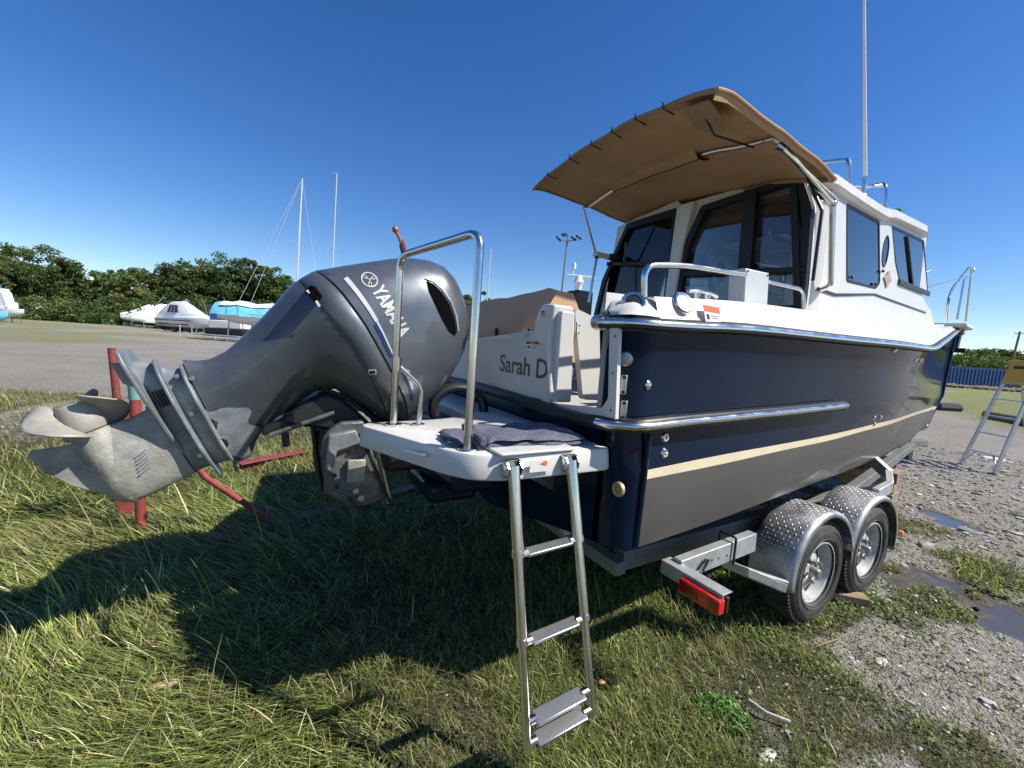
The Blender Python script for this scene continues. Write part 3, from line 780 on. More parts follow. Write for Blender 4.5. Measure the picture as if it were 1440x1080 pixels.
# lower rail: across the transom and along the quarter
lr = [Vector((1.275, y, 1.372 + .02 * (YC - 1.3 - abs(y - YC)))) for y in (3.70, 3.2, 2.8, 2.4, 2.0, 1.7, 1.50)] + [Vector((1.28, 1.40, 1.385)), Vector((1.30, 1.32, 1.387)), Vector((1.345, 1.255, 1.392)), Vector((1.42, 1.235, 1.398))] + [p + Vector((0, -.03, 0)) for p in cMI if 1.46 < p.x < 3.2]
mb = MB(); a = sweep_rect(lr, [(-0.03, .030), (.012, .028), (.024, .012), (.026, -.010), (.014, -.028), (-0.03, -.03)]); mb.grid(a); mb.add(a[-1], [tuple(range(6))])
lowr = build('quarter_rub_rail', mb, M['dark'], boat, smooth=50)
lr2 = [p for p in lr if p.y < 1.45]
mb = MB(); a = sweep_rect(lr2, [(.012, .020), (.024, .018), (.034, .008), (.034, -.004), (.026, -.014), (.012, -.016)]); mb.grid(a)
mb.add(a[0], [tuple(range(6))]); mb.add([a[-1][0], a[-1][1], a[-1][2], a[-1][3], a[-1][4], a[-1][5], lr2[-1] + Vector((.06, .0, 0))], [(i, i + 1, 6) for i in range(5)])
build('steel_insert', mb, M['chrome'], lowr, smooth=60)
# corner post ridge below the rail
build('quarter_edge', MB().tube([(1.452, 1.262, 1.36), (1.452, 1.264, 1.15), (1.452, 1.272, .84)], .012, 8), M['navy'], boat)
# fittings on the quarter: round inlet, two plates, four drains
def disc(name, c, r, n, m, par, prof=None, seg=24, d=0.008):
    n = Vector(n).normalized(); c = Vector(c)
    prof = prof or [(0, d), (r * .8, d), (r, d * .5), (r, 0), (0, 0)]
    return build(name, MB().lathe(prof, c, n, seg), m, par)
nq = Vector((-1, -.25, 0)).normalized()
def caster(ob):
    bm_ = bmesh.new(); bm_.from_mesh(ob.data); v_ = BVHTree.FromBMesh(bm_); bm_.free(); return v_
qb = caster(quarter_); hb_ = caster(hull)
def cast(bv, px, py):
    d = (_v * FPX + _r * (px - 720) - _u * (py - 540)).normalized()
    h = bv.ray_cast(CAM, d)
    if h[0] is None:
        h = bv.find_nearest(at(px, py, x=1.33))
    n = h[1] if h[1].dot(d) < 0 else -h[1]
    return h[0], n
qc, nq = cast(qb, 880, 505)
f = disc('water_inlet', qc, .032, nq, M['alu'], boat, [(0, .002), (.012, .002), (.014, .005), (.024, .006), (.031, .003), (.031, -.02)])
for py in (541, 577):
    c, n_ = cast(qb, 877, py); qz = Vector((n_.x, n_.y, 0)).normalized().to_track_quat('X', 'Z').to_matrix()
    pl = build('underwater_light', MB().box(c + n_ * .004, (.010, .028, .086), qz), M['alu'], boat, bevel=.008, seg=3)
    for dz in (-.032, .032): build('screw', MB().cyl(c + n_ * .008 + Vector((0, 0, dz)), c + n_ * .012 + Vector((0, 0, dz)), .008, 8), M['dark'], pl)
for (px, py) in ((935, 615), (934, 637)):
    c, n_ = cast(hb_, px, py)
    disc('drain_fitting', c, .024, n_, M['chrome'], boat, [(0, .002), (.008, .002), (.010, .008), (.017, .009), (.024, .002), (.024, -.01)])
for (px, py, y) in ((1229, 596, 1.45), (1238, 596, 1.47), (1229, 587, 1.43), (1238, 587, 1.45), (1287, 507, 1.385), (1294, 507, 1.40)):
    c, n_ = cast(hb_, px, py)
    disc('through_hull', c, .018, n_, M['chrome'], boat, [(0, .012), (.012, .010), (.02, .004), (.02, -.02)], 12)
c, n_ = cast(hb_, 1257, 492); disc('vent', c, .02, n_, M['chrome'], boat, None, 12, .015)
# underside of transom: pod and brass plug on the lower transom
pod = MB(); pod.box((1.13, YC, .97), (.42, .80, .26)); pod.box((1.0, YC, .80), (.3, .5, .12))
build('engine_pod', pod, M['navy'], boat, bevel=.03)
disc('drain_plug', at(869, 688, x=1.325), .030, (-1, 0, 0), mat('brass fitting', (.45, .37, .22), .5, .6), boat, [(.0, -.004), (.015, -.004), (.016, .006), (.026, .008), (.032, .004), (.032, -.01)])
# gunwale cap and side deck (white)
cap = [[], [], [], [], []]
for p in cSH:
    t = (p.x - 1.45) / 8.7
    hgt = interp([(0, .10), (1.0, .12), (3.0, .155), (4.5, .13), (6, .07), (8.7, .05)], p.x - 1.45)
    inn = min(.08, max(.0, (YC - p.y) * .5))
    cap[0].append(p + Vector((0, -.002, .030)))
    cap[1].append(p + Vector((0, .012, .045)))
    cap[2].append(p + Vector((0, min(.055, inn * .4), hgt)))
    cap[3].append(p + Vector((0, inn * .55, hgt + .025)))
    cap[4].append(Vector((p.x, min(p.y + inn + interp([(0, .09), (1.6, .10), (2.2, .30), (9, .3)], p.x - 1.45), YC), p.z + hgt + .03)))
rows = [list(r) for r in cap]
mb = both(rows)
gun_ = build('gunwale', mb, M['gel'], boat, smooth=50)
gb_ = None
# aft quarter: raised rounded shoulder closing the gunwale
mb = MB()
sec = []
for x, k in ((1.285, 0.0), (1.30, .55), (1.36, .85), (1.45, 1.0)):
    sec.append([Vector((x, 1.40 - .14 * min(1, k * 1.3 + .1) , 1.855)), Vector((x, 1.405 - .13 * k, 1.875)), Vector((x + .02, 1.43 - .10 * k, 1.86 + .075 * k)), Vector((x + .03, 1.46 - .05 * k, 1.87 + .085 * k)), Vector((x + .03, 1.47, 1.87 + .09 * k)), Vector((x + .03, 1.475, 1.865 + .09 * k)), Vector((x + .03, 1.475, 1.80))])
for sc_ in (sec, [[mir(p) for p in r] for r in sec]): build('quarter_shoulder', MB().grid(sc_), M['gel'], boat, smooth=60)
# cockpit well
mb = MB()
fz = 1.36
ins_y, xb = 1.44, 3.36
mb.add([(1.45, ins_y, fz), (xb, ins_y, fz), (xb, 2 * YC - ins_y, fz), (1.45, 2 * YC - ins_y, fz)], [(0, 1, 2, 3)])
mb.add([(1.30, ins_y, fz), (xb, ins_y, fz), (xb, ins_y, 2.02), (1.30, ins_y, 1.955)], [(0, 1, 2, 3)])
mb.add([(1.36, 2 * YC - ins_y, fz), (xb, 2 * YC - ins_y, fz), (xb, 2 * YC - ins_y, 2.02), (1.36, 2 * YC - ins_y, 1.955)], [(0, 1, 2, 3)])
build('cockpit_well', mb, M['gel'], boat, smooth=None)
# seat with tan cover just inside the transom
zt = at(785, 404, x=1.50)
bx = [(1.36, 1.60), (1.37, 1.80), (1.42, 1.93), (1.50, zt.z), (1.62, zt.z - .01), (1.72, 1.88), (1.76, 1.62)]
rows = []
for k in range(17):
    y = zt.y + (3.50 - zt.y) * k / 16
    sg = 1.0 - .12 * (k / 16) + .01 * math.sin(k * .8)
    e = 0.96 if k in (0, 16) else 1
    rows.append([Vector((1.57 + (x - 1.57) * e + .004 * math.sin(k * 2.3 + j), y, 1.62 + (z - 1.62) * sg * e + .004 * math.sin(k * 1.7 + j * 2))) for j, (x, z) in enumerate(bx)])
mb = MB().grid(rows); mb.add(rows[0], [tuple(range(7))]); mb.add(rows[-1], [tuple(range(7))])
sc = build('seat_cover', mb, M['vinyl'], boat, smooth=40)
for px in (699, 746): y = at(px, 458, x=1.36).y; build('strap', MB().box((1.356, y, 1.765), (.02, .018, .07)), M['dark'], sc, bevel=.004)

# ---------------------------------------------------------------- cabin
A3, B3 = Vector((3.42, 1.60, 0)), Vector((6.05, 1.855, 0))
ud = (B3 - A3).normalized(); nd = Vector((ud.y, -ud.x, 0)); Vz = Vector((0, 0, 1))
def sp(px, py):      # side-wall coordinates of a photographed point
    p = atp(px, py, A3, nd); return ((p - A3).dot(ud), p.z)
def wall(name, outer, holes, m, mirror, off=0.0, th=.03, parent=boat, bev=0.004):
    O = Vector((A3.x, A3.y, 0)) + nd * off
    mb = flat_poly(outer, holes, ud, Vz, O, th)
    if mirror: mb.v = [tuple(mir(v)) for v in mb.v]
    return build(name, mb, m, parent, bevel=bev, smooth=None)
w1 = [sp(1187, 287), sp(1233, 312), sp(1234, 398), sp(1228, 406), sp(1187, 396)]
w2 = [sp(1251, 318), sp(1296, 339), sp(1302, 412), sp(1262, 396), sp(1256, 370)]
w1r, w2r = roundpoly(w1, .035), roundpoly(w2, .03)
ovc = sp(1242, 354)
ov = [(ovc[0] + .085 * math.cos(R(a)), ovc[1] + .135 * math.sin(R(a))) for a in range(0, 360, 15)]
sill = [sp(1166, 440), sp(1322, 448)]
top = [sp(1304, 337), sp(1248, 311), sp(1236, 311), sp(1190, 284), sp(1168, 283)]
Lc = (B3 - A3).length
outer = [(0, 1.96), (3.0, 2.10), (3.55, 2.30), (3.25, 2.42), (Lc + .02, w2[2][1] - .02), (Lc - .02, top[0][1] + .02), top[1], top[2], top[3], (0, top[3][1] + .02)]
for mi in (False, True):
    wall('cabin_side', outer, [w1r[::-1], w2r[::-1], ov[::-1]], M['gel'], mi)
    def shrink(poly, d):
        cx = sum(p[0] for p in poly) / len(poly); cy = sum(p[1] for p in poly) / len(poly)
        sx = max(abs(p[0] - cx) for p in poly); sy = max(abs(p[1] - cy) for p in poly)
        return [(cx + (p[0] - cx) * (1 - d / sx), cy + (p[1] - cy) * (1 - d / sy)) for p in poly]
    for nm, pr_, rd in (('side_window', w1r, .022), ('sliding_window', w2r, .022), ('porthole', ov, .014)):
        fr_ = wall(nm, shrink(pr_, -.006), [shrink(pr_, rd)[::-1]], M['blackgloss'], mi, .008, .022)
        wall('pane', shrink(pr_, .01), [], M['glass' if nm != 'porthole' else 'glassd'], mi, .012, .004, fr_, 0)
        if nm == 'sliding_window':
            xm = pr_[0][0]; a, b = sp(1272, 330), sp(1279, 402)
            wall('mullion', [(a[0] - .02, a[1] - .02), (a[0] + .03, a[1] - .03), (b[0] + .03, b[1]), (b[0] - .02, b[1])], [], M['blackgloss'], mi, .016, .03, fr_)
            wall('sill', [(w2[3][0] - .05, w2[3][1] - .035), (w2[2][0] + .03, w2[2][1] - .035), (w2[2][0] + .02, w2[2][1] + .015), (w2[3][0] - .05, w2[3][1] + .015)], [], M['dark'], mi, .022, .022, fr_)
        if nm == 'side_window':
            for c in ((w1[3][0] - .06, w1[3][1] + .03), (w1[2][0] - .01, w1[2][1] + .1), (w1[4][0] + .06, w1[4][1] + .04)):
                Pp = A3 + ud * c[0] + Vz * (c[1] - A3.z) + nd * .03
                if mi: Pp = mir(Pp)
                build('window_catch', MB().sphere(Pp, .014, 8), M['dark'], fr_)
    # black accent line and moulded band
    a, b = sp(1152, 411), sp(1320, 446)
    wall('accent_line', [(-.05, a[1]), (a[0] + .25, a[1]), (1.2, sp(1240, 421)[1]), (3.05, 2.37), (3.05, 2.383), (1.2, sp(1240, 421)[1] + .016), (a[0] + .25, a[1] + .022), (-.05, a[1] + .022)], [], M['dark'], mi, .019, .006, boat, 0)
# emblem between oval and sill: small orange compass star
ec = sp(1244, 393)
emw = abs(sp(1251, 393)[0] - sp(1237, 393)[0]) / 2 / .075
st = []
for k in range(8):
    a = R(90 + 45 * k); r = (.095 if k % 4 == 0 else .062) if k % 2 == 0 else .045
    st.append((ec[0] + r * emw * math.cos(a), ec[1] + r * .85 * math.sin(a)))
wall('compass_emblem', st, [], mat('copper emblem', (.42, .24, .16), .4), False, .024, .003, boat, 0)
# rounded aft corner and bulkhead (plane x = XB)
XB = 3.22
def bp(px, py): p = at(px, py, x=XB); return (-p.y, p.z)
mb = MB(); rows = []
for z in (1.97, 2.40, 2.84):
    row = []
    for k in range(9):
        a = R(90 * k / 8); row.append(Vector((A3.x + .015 - .20 * math.sin(a) * 1.0, 1.585 + .16 * (1 - math.cos(a)) * .6, z)))
    row.append(Vector((XB - .02, 1.70, z)))
    rows.append(row)
for sc_ in (rows, [[mir(p) for p in r] for r in rows]): build('cabin_corner', MB().grid(sc_), M['gel'], boat, smooth=60)
yl, yr = -3.50, -1.60
bout = [(-3.66, 1.36), (-3.46, 2.995), bp(955, 283), (-2.67, 3.03), (-2.1, 3.03), (-1.64, 2.985), (-1.64, 1.36)]
doorL = [bp(887, 316), bp(959, 294), bp(944, 430), (bp(944, 430)[0], 1.40), (-3.52, 1.40), bp(840, 445), bp(852, 395)]
doorR = [bp(992, 292), bp(1131, 247), bp(1146, 292), bp(1138, 396), (bp(1138, 396)[0], 2.06), (bp(956, 415)[0], 2.06), bp(956, 415), bp(967, 348)]
dLr, dRr = roundpoly(doorL, .03), roundpoly(doorR, .03)
bk = build('cabin_bulkhead', flat_poly(bout, [dLr[::-1], dRr[::-1]], Uy, Vz, Vector((XB, 0, 0)), .05), M['gel'], boat, bevel=.005, smooth=None)
build('bulkhead_post', flat_poly([bp(961, 292), bp(984, 285), bp(968, 348), bp(957, 415), bp(955, 470), bp(937, 470), bp(946, 400)], (), Uy, Vz, Vector((XB - .05, 0, 0)), .07), M['gel'], boat, bevel=.012, smooth=None)
for nm, pr_, rd in (('cabin_door', dLr, .055), ('bulkhead_window', dRr, .05)):
    fr_ = build(nm, flat_poly(shrink(pr_, -.005), [shrink(pr_, rd)[::-1]], Uy, Vz, Vector((XB - .03, 0, 0)), .05), M['blackgloss'], boat, bevel=.005, smooth=None)
    build('pane', flat_poly(shrink(pr_, .02), (), Uy, Vz, Vector((XB - .005, 0, 0)), .006), M['glassb'], fr_, smooth=None)
    if nm == 'bulkhead_window':
        for (a, b, w) in (((1062, 268), (1048, 440), .10), ((1122, 258), (1128, 440), .05)):
            p, q_ = bp(*a), bp(*b)
            build('mullion', flat_poly([(p[0] - w / 2, p[1]), (p[0] + w / 2, p[1] - .01), (q_[0] + w / 2, q_[1]), (q_[0] - w / 2, q_[1])], (), Uy, Vz, Vector((XB - .04, 0, 0)), .05), M['blackgloss'], fr_, bevel=.005, smooth=None)
        p, q_ = bp(965, 385), bp(1140, 385)
        build('frame_rail', flat_poly([(p[0], p[1] - .03), (q_[0], q_[1] + .0), (q_[0], q_[1] + .04), (p[0], p[1] + .02)], (), Uy, Vz, Vector((XB - .035, 0, 0)), .05), M['blackgloss'], fr_, bevel=.005, smooth=None)
    else:
        p, q_ = bp(858, 372), bp(952, 372)
        build('door_rail', flat_poly([(p[0], p[1] - .02), (q_[0], q_[1] - .02), (q_[0], q_[1] + .02), (p[0], p[1] + .02)], (), Uy, Vz, Vector((XB - .035, 0, 0)), .04), M['blackgloss'], fr_, bevel=.005, smooth=None)
# opened window leaf tilted aft at the starboard edge
g0 = [at(1147, 292, x=3.15), at(1131, 247, x=3.15), at(1143, 262, x=3.10), at(1160, 292, x=3.06), at(1147, 395, x=3.06), at(1138, 396, x=3.15)]
mb = MB().bar(at(1136, 250, x=3.12), at(1156, 296, x=3.08), .018, .018).bar(at(1156, 296, x=3.08), at(1143, 395, x=3.08), .018, .018)
build('window_leaf_frame', mb, M['dark'], boat, bevel=.004)
# interior
mb = MB()
mb.add([(3.26, 1.62, 1.37), (6.3, 1.9, 1.37), (6.3, 3.14, 1.37), (3.26, 3.42, 1.37)], [(0, 1, 2, 3)])
mb.add([(3.26, 1.63, 2.86), (6.0, 1.88, 2.95), (6.0, 3.16, 2.95), (3.26, 3.41, 2.86)], [(0, 1, 2, 3)])
for s_ in (0, 1):
    f_ = (lambda p: mir(p)) if s_ else (lambda p: Vector(p))
    mb.add([f_((3.26, 1.64, 1.37)), f_((6.3, 1.92, 1.37)), f_((6.3, 1.92, 2.12)), f_((3.26, 1.64, 2.04))], [(0, 1, 2, 3)])
mb.add([(6.3, 1.92, 1.37), (6.3, 3.12, 1.37), (6.3, 3.12, 2.4), (6.3, 1.92, 2.4)], [(0, 1, 2, 3)])
build('cabin_lining', mb, M['cabin_in'], boat, smooth=None)
mb = MB().box((4.3, 2.95, 1.68), (1.6, .6, .62)).box((5.6, 2.05, 1.95), (.5, .5, .5))
build('galley_counter', mb, M['wood_in'], boat, bevel=.01)
for (x, y) in ((5.1, 2.1),):
    build('helm_seat', MB().box((x, y, 2.05), (.45, .5, .12)).box((x - .2, y, 2.35), (.12, .48, .55)).cyl((x, y, 1.4), (x, y, 2.0), .05, 10), M['vinyl'], boat, bevel=.03)
build('ceiling_hatch', MB().box((4.3, 2.5, 2.84), (.6, .6, .03)).box((5.2, 2.5, 2.86), (.5, .5, .03)), M['gel'], boat, bevel=.01)
build('grab_rail_inside', MB().tube([(3.6, 2.1, 2.80), (3.6, 2.1, 2.74), (5.6, 2.15, 2.78), (5.6, 2.15, 2.85)], .012, 8, .04), M['chrome'], boat)
# roof with brow
mb = MB()
prof = []
xs_ = [3.27, 3.4, 3.6, 4.0, 4.35, 4.55, 4.75, 5.2, 5.8, 6.30, 6.38]
zb = [interp([(0, top[3][1]), (top[3][0], top[3][1]), (top[2][0], top[2][1]), (top[1][0], top[1][1]), (Lc, top[0][1])], x - A3.x) for x in xs_]
rows = []
for x, z in zip(xs_, zb):
    ys = interp([(3.0, 1.60), (3.42, 1.54), (6.05, 1.79), (6.4, 1.95)], x)
    e = .035 if x == xs_[-1] else 0
    zt = .085
    hw = YC - ys
    row = [Vector((x, YC - hw + .03, z + e)), Vector((x, YC - hw, z + .02)), Vector((x, YC - hw + .01, z + zt - e)), Vector((x, YC - hw + .08, z + zt + .03 - e))]
    for t in (-.6, -.3, 0, .3, .6): row.append(Vector((x, YC + hw * t, z + zt + .05 + .06 * (1 - t * t) - e)))
    row += [mir(p) for p in (row[3], row[2], row[1], row[0])]
    rows.append(row)
mb.grid(rows, close=True); mb.add(rows[0], [tuple(range(len(rows[0])))]); mb.add(rows[-1], [tuple(range(len(rows[0])))])
roof = build('cabin_roof', mb, M['gel'], boat, smooth=40)
# forward windscreen, trunk cabin and foredeck
mb = MB()
zf = w2[2][1]
wsb = [Vector((6.35, 1.93, zf - .02)), Vector((6.62, 2.25, zf + .02)), Vector((6.62, 2.79, zf + .02)), Vector((6.35, 3.11, zf - .02))]
wst = [Vector((6.03, 1.86, 2.98)), Vector((6.28, 2.2, 2.99)), Vector((6.28, 2.84, 2.99)), Vector((6.03, 3.18, 2.98))]
mb.grid([wsb, wst]); ws = build('windscreen', mb, M['glassd'], boat, smooth=None)
for i in range(4): build('windscreen_post', MB().bar(wsb[i], wst[i], .05, .04), M['gel'], ws, bevel=.005)
mb = MB()
rows = []
for x, hw, z in ((5.9, .64, zf), (6.4, .62, zf - .01), (6.9, .56, zf - .09), (7.4, .46, zf - .20), (7.9, .34, 2.42), (8.4, .2, 2.36)):
    rows.append([Vector((x, YC - hw - .05, 2.10 + (x - 5.9) * .09)), Vector((x, YC - hw, z - .06)), Vector((x, YC - hw * .85, z)), Vector((x, YC, z + .04)), Vector((x, YC + hw * .85, z)), Vector((x, YC + hw, z - .06)), Vector((x, YC + hw + .05, 2.10 + (x - 5.9) * .09))])
mb.grid(rows)
build('trunk_cabin', mb, M['gel'], boat, smooth=50)
mb = MB()
rows = []
for i, p in enumerate(cSH):
    if p.x < 3.2: continue
    z = cap[4][i].z
    rows.append([cap[4][i], Vector((p.x, YC, z + .03)), mir(cap[4][i])])
mb.grid(rows); build('foredeck', mb, M['gel'], boat, smooth=50)
mb = MB().prism([(9.55, YC - .26, 2.46), (10.35, YC - .15, 2.475), (10.5, YC - .05, 2.475), (10.5, YC + .05, 2.475), (10.35, YC + .15, 2.475), (9.55, YC + .26, 2.46)], (0, 0, .07))
build('bow_pulpit', mb, M['gel'], boat, bevel=.02)
mb = MB().bar((9.9, YC, 2.43), (10.35, YC, 2.36), .05, .05).bar((10.30, YC - .0, 2.42), (10.22, YC, 2.12), .07, .10).bar((10.2, YC - .14, 2.12), (10.2, YC + .14, 2.12), .05, .08)
build('anchor', mb, M['dark'], boat, bevel=.01)
build('anchor_roller', MB().cyl((10.28, YC - .07, 2.43), (10.28, YC + .07, 2.43), .045, 14), M['alu'], boat)
# moulded handrail strip on side deck
pts = [at(1215, 455, y=1.40), at(1240, 459, y=1.43), at(1300, 464, y=1.62), ]
build('deck_moulding', MB().tube([at(1217, 456, y=1.36), at(1262, 461, y=1.46), at(1305, 464, y=1.66)], .014, 8), M['gel'], boat)
# bow rail
mb = MB()
def BR(px, py, y): return at(px, py, y=y)
k1 = [BR(1331, 452, 2.0), BR(1334, 420, 2.0), BR(1340, 405, 2.08), BR(1363, 376, 2.30)]
mb.tube(k1, .016, 10, .1)
mb.tube([BR(1303, 405, 1.95), BR(1347, 393, 2.12)], .010, 8)
build('bow_rail', mb, M['chrome'], boat)
for a, b, y in (((1346, 449), (1356, 393), 2.3), ((1358, 452), (1367, 377), 2.42)):
    build('bow_rail_post', MB().cyl(BR(*a, y), BR(*b, y), .016, 10), M['chrome'], boat)
build('bow_rail_top', MB().tube([BR(1356, 393, 2.3), BR(1367, 385, 2.42)], .014, 8).sphere(BR(1368, 380, 2.42), .035, 10), M['chrome'], boat)
build('bow_rail_post', MB().tube([mir(p) for p in k1], .016, 10, .1), M['chrome'], boat)
# roof hoops, antenna, green light
def roof_hoop(pts): return build('roof_rack_hoop', MB().tube(pts, .015, 10, .06), M['chrome'], boat)
roof_hoop([at(1140, 236, y=2.30), at(1150, 230, y=2.2), at(1165, 227, y=2.1), at(1194, 224, y=1.72), at(1194, 268, y=1.70)])
roof_hoop([at(1172, 270, y=2.4), at(1214, 264, y=2.1), at(1246, 258, y=1.80), at(1245, 295, y=1.78)])
mb = MB().tube([at(1195, 268, y=1.72), at(1208, 277, y=1.75), at(1245, 290, y=1.80), at(1262, 304, y=1.9)], .009, 8).tube([at(1197, 262, y=1.9), at(1245, 262, y=2.0)], .010, 8)
build('roof_rack_rail', mb, M['chrome'], boat)
ab = at(1213, 277, y=1.75); at_ = at(1215, -60, y=1.75)
an = build('antenna', MB().cyl(ab + Vector((0, 0, .16)), at_, .014, 10, r2=.008), M['boatw'], boat)
build('antenna_ferrule', MB().cyl(ab, ab + Vector((0, 0, .17)), .015, 10).sphere(ab, .03, 10).box(ab + Vector((.02, 0, -.02)), (.09, .05, .03)), M['chrome'], an)
gl = at(1264, 301, y=1.9)
build('navigation_light', MB().box(gl, (.10, .06, .09)), M['green'], boat, bevel=.01)
# steel post at the cabin corner carrying the canopy strut
pt, pb_ = at(1171, 287, y=1.52), at(1168, 402, y=1.52)
build('corner_handrail', MB().tube([pt + Vector((0, .05, .03)), pt, pb_, pb_ + Vector((0, .06, -.02))], .019, 12, .05).sphere(pt, .028, 10), M['chrome'], boat)
# ---- canopy
CX0, CX1 = 1.90, 3.18
NY, NX = 26, 18
rows = []
YS0, YP0 = 1.44, 3.46
def canopy_pt(u, v, dz=0.0):
    # u 0 starboard..1 port, v 0 aft..1 forward
    y = YS0 + (YP0 - YS0) * u
    y = y + (YC - .07 - y) * .0 * v
    xa = 1.89 + (.24) * u
    xf = interp([(0, 3.12), (1, 3.40)], u)
    x = xa + (xf - xa) * v
    s = 2 * u - 1
    crown = .085 * (1 - abs(s) ** 2.4)
    edge = interp([(0, 3.03), (1, 3.17)], u)
    z = edge + crown + (-.05 - .02) * v - .06 * v * v + .010 * math.sin(v * 9 + u * 5) * (1 - v) + .005 * math.sin(u * 23 + v * 4) + .006 * math.sin((u + v) * 17) * v - .014 * math.sin(math.pi * min(1, v * 2)) * (v < .5)
    if v < .08: z -= .025 * (1 - v / .08)
    return Vector((x, y, z + dz))
for i in range(NX + 1):
    rows.append([canopy_pt(j / NY, i / NX) for j in range(NY + 1)])
cloth = build('canopy_cloth', MB().grid(rows), M['canvas'], boat, smooth=80)
so = cloth.modifiers.new('solid', 'SOLIDIFY'); so.thickness = .006
# hems and pockets
aft = [canopy_pt(j / 40, 0, -.01) for j in range(41)]
build('canopy_hem', MB().tube(aft, .013, 8), M['canvas_edge'], cloth)
sb_ = [canopy_pt(0, i / 20, -.004) for i in range(21)]
build('canopy_binding', MB().tube(sb_, .009, 8), M['canvas'], cloth)
pt_ = [canopy_pt(1, i / 20, -.004) for i in range(21)]
build('canopy_binding', MB().tube(pt_, .011, 8), M['canvas_edge'], cloth)
for j in (6, 10, 14, 18, 23, 29):
    a, b = canopy_pt(j / 34, .0, -.002), canopy_pt(j / 34 + .006, .07, -.03)
    build('hem_tie', MB().tube([a + Vector((-.022, 0, .01)), a + Vector((-.02, 0, -.02)), b], .005, 6), M['dark'], cloth)
# skirt flap on starboard side (lit tan) + corner pocket
fl = [[canopy_pt(0, v_, 0) for v_ in np.linspace(.0, 1, 12)], [canopy_pt(0, v_, -.05 + .02 * v_) + Vector((.0, .015, 0)) for v_ in np.linspace(.0, 1, 12)]]
build('canopy_skirt', MB().grid(fl), M['canvas'], cloth, smooth=80)
pk = [canopy_pt(.04, .02, -.045), canopy_pt(.12, .02, -.05), canopy_pt(.16, .20, -.06), canopy_pt(.10, .27, -.075), canopy_pt(.04, .18, -.06)]
build('corner_pocket', MB().add(pk, [tuple(range(5))]).prism([canopy_pt(.035, .03, -.05), canopy_pt(.075, .03, -.05), canopy_pt(.085, .14, -.09), canopy_pt(.045, .14, -.09)], (0, 0, .01)), M['canvas_edge'], cloth, smooth=None)
mb = MB(); 
ga = [canopy_pt(.10, .14, -.062), canopy_pt(.125, .26, -.070), canopy_pt(.085, .48, -.055)]
mb.tube(ga, .006, 6); build('pocket_opening', mb, M['dark'], cloth)
# support bow: tube sleeve across at v~.55
mid_ = [canopy_pt(u_, .50, -.022) for u_ in np.linspace(0.02, .98, 30)]
a_ = mid_[:10]; c_ = mid_[20:]
build('canopy_bow', MB().tube(mid_, .013, 8), M['chrome'], boat)
sl = []
for k, u_ in enumerate(np.linspace(.30, .78, 20)): sl.append([canopy_pt(u_, .44, -.002), canopy_pt(u_, .49, -.052), canopy_pt(u_, .54, -.042), canopy_pt(u_, .60, -.002)])
build('canopy_sleeve', MB().grid(sl), M['canvas'], cloth, smooth=60)
mb = MB().tube([s[1] + Vector((0, 0, -.001)) for s in sl], .004, 6); build('sleeve_seam', mb, M['dark'], cloth)
jn = canopy_pt(0.02, .50, -.03)
str1 = [jn, at(1130, 245, y=1.50), at(1163, 289, y=1.50)]
build('canopy_strut', MB().tube([jn, pt], .016, 10), M['chrome'], boat)
build('canopy_strut', MB().tube([jn + Vector((.03, 0, -.03)), pt + Vector((.03, -.01, .03))], .011, 10), M['chrome'], boat)
build('strut_joint', MB().sphere(jn, .026, 10).box(jn + Vector((.03, 0, -.03)), (.07, .03, .03)), M['chrome'], boat, bevel=.003)
jp = canopy_pt(.98, .50, -.03)
pA, pB, pC = at(820, 292, y=3.44), at(839, 362, y=3.44), at(828, 425, y=3.44)
build('canopy_strut', MB().tube([jp, pA, pB], .014, 10), M['chrome'], boat)
build('canopy_strut', MB().tube([pB, pC], .014, 10), M['chrome'], boat)
build('strut_bracket', MB().box(pB + Vector((.10, 0, .03)), (.26, .07, .045)), M['gel'], boat, bevel=.01)
build('strut_joint', MB().sphere(pB, .022, 10).box(pB + Vector((.2, -.02, .03)), (.12, .09, .05)), M['dark'], boat, bevel=.004)
# forward roll of canvas at cabin edge
ed = [canopy_pt(u_, 1.0, -.01) for u_ in np.linspace(0, 1, 20)]
build('canopy_front_hem', MB().tube(ed, .018, 8), M['canvas_edge'], cloth)
build('canvas_loose_flap', MB().grid([[at(1092, 195, y=1.60), at(1100, 206, y=1.62), at(1108, 212, y=1.62)], [at(1094, 206, y=1.60), at(1104, 212, y=1.62), at(1110, 208, y=1.6)]]), M['canvas'], cloth)
# ---- deck hardware
rl = [at(905, 417, y=1.44), at(905, 385, y=1.44), at(922, 373, y=1.44), at(962, 374, y=1.44), at(1048, 386, y=1.46)]
rl0 = [at(906, 417, y=1.43), at(906, 373, y=1.43), at(960, 373, y=1.43), at(1048, 387, y=1.45)]
build('cockpit_rail', MB().tube(rl0, .015, 12, .12), M['chrome'], boat)
rl1 = [at(1080, 397, y=1.45), at(1129, 408, y=1.46), at(1130, 450, y=1.46)]
build('cockpit_rail', MB().tube(rl1, .014, 12, .07), M['chrome'], boat)
b0 = [at(1049, 377, y=1.44), at(1082, 384, y=1.44), at(1079, 434, y=1.44), at(1046, 430, y=1.44)]
hb = build('rail_box', MB().prism(b0, (0, .10, .0)), M['board'], boat, bevel=.006)
for k in range(4):
    c = b0[k].lerp((b0[0] + b0[2]) / 2, .14) + Vector((0, -.003, 0)); build('screw', MB().sphere(c, .006, 6), M['dark'], hb)
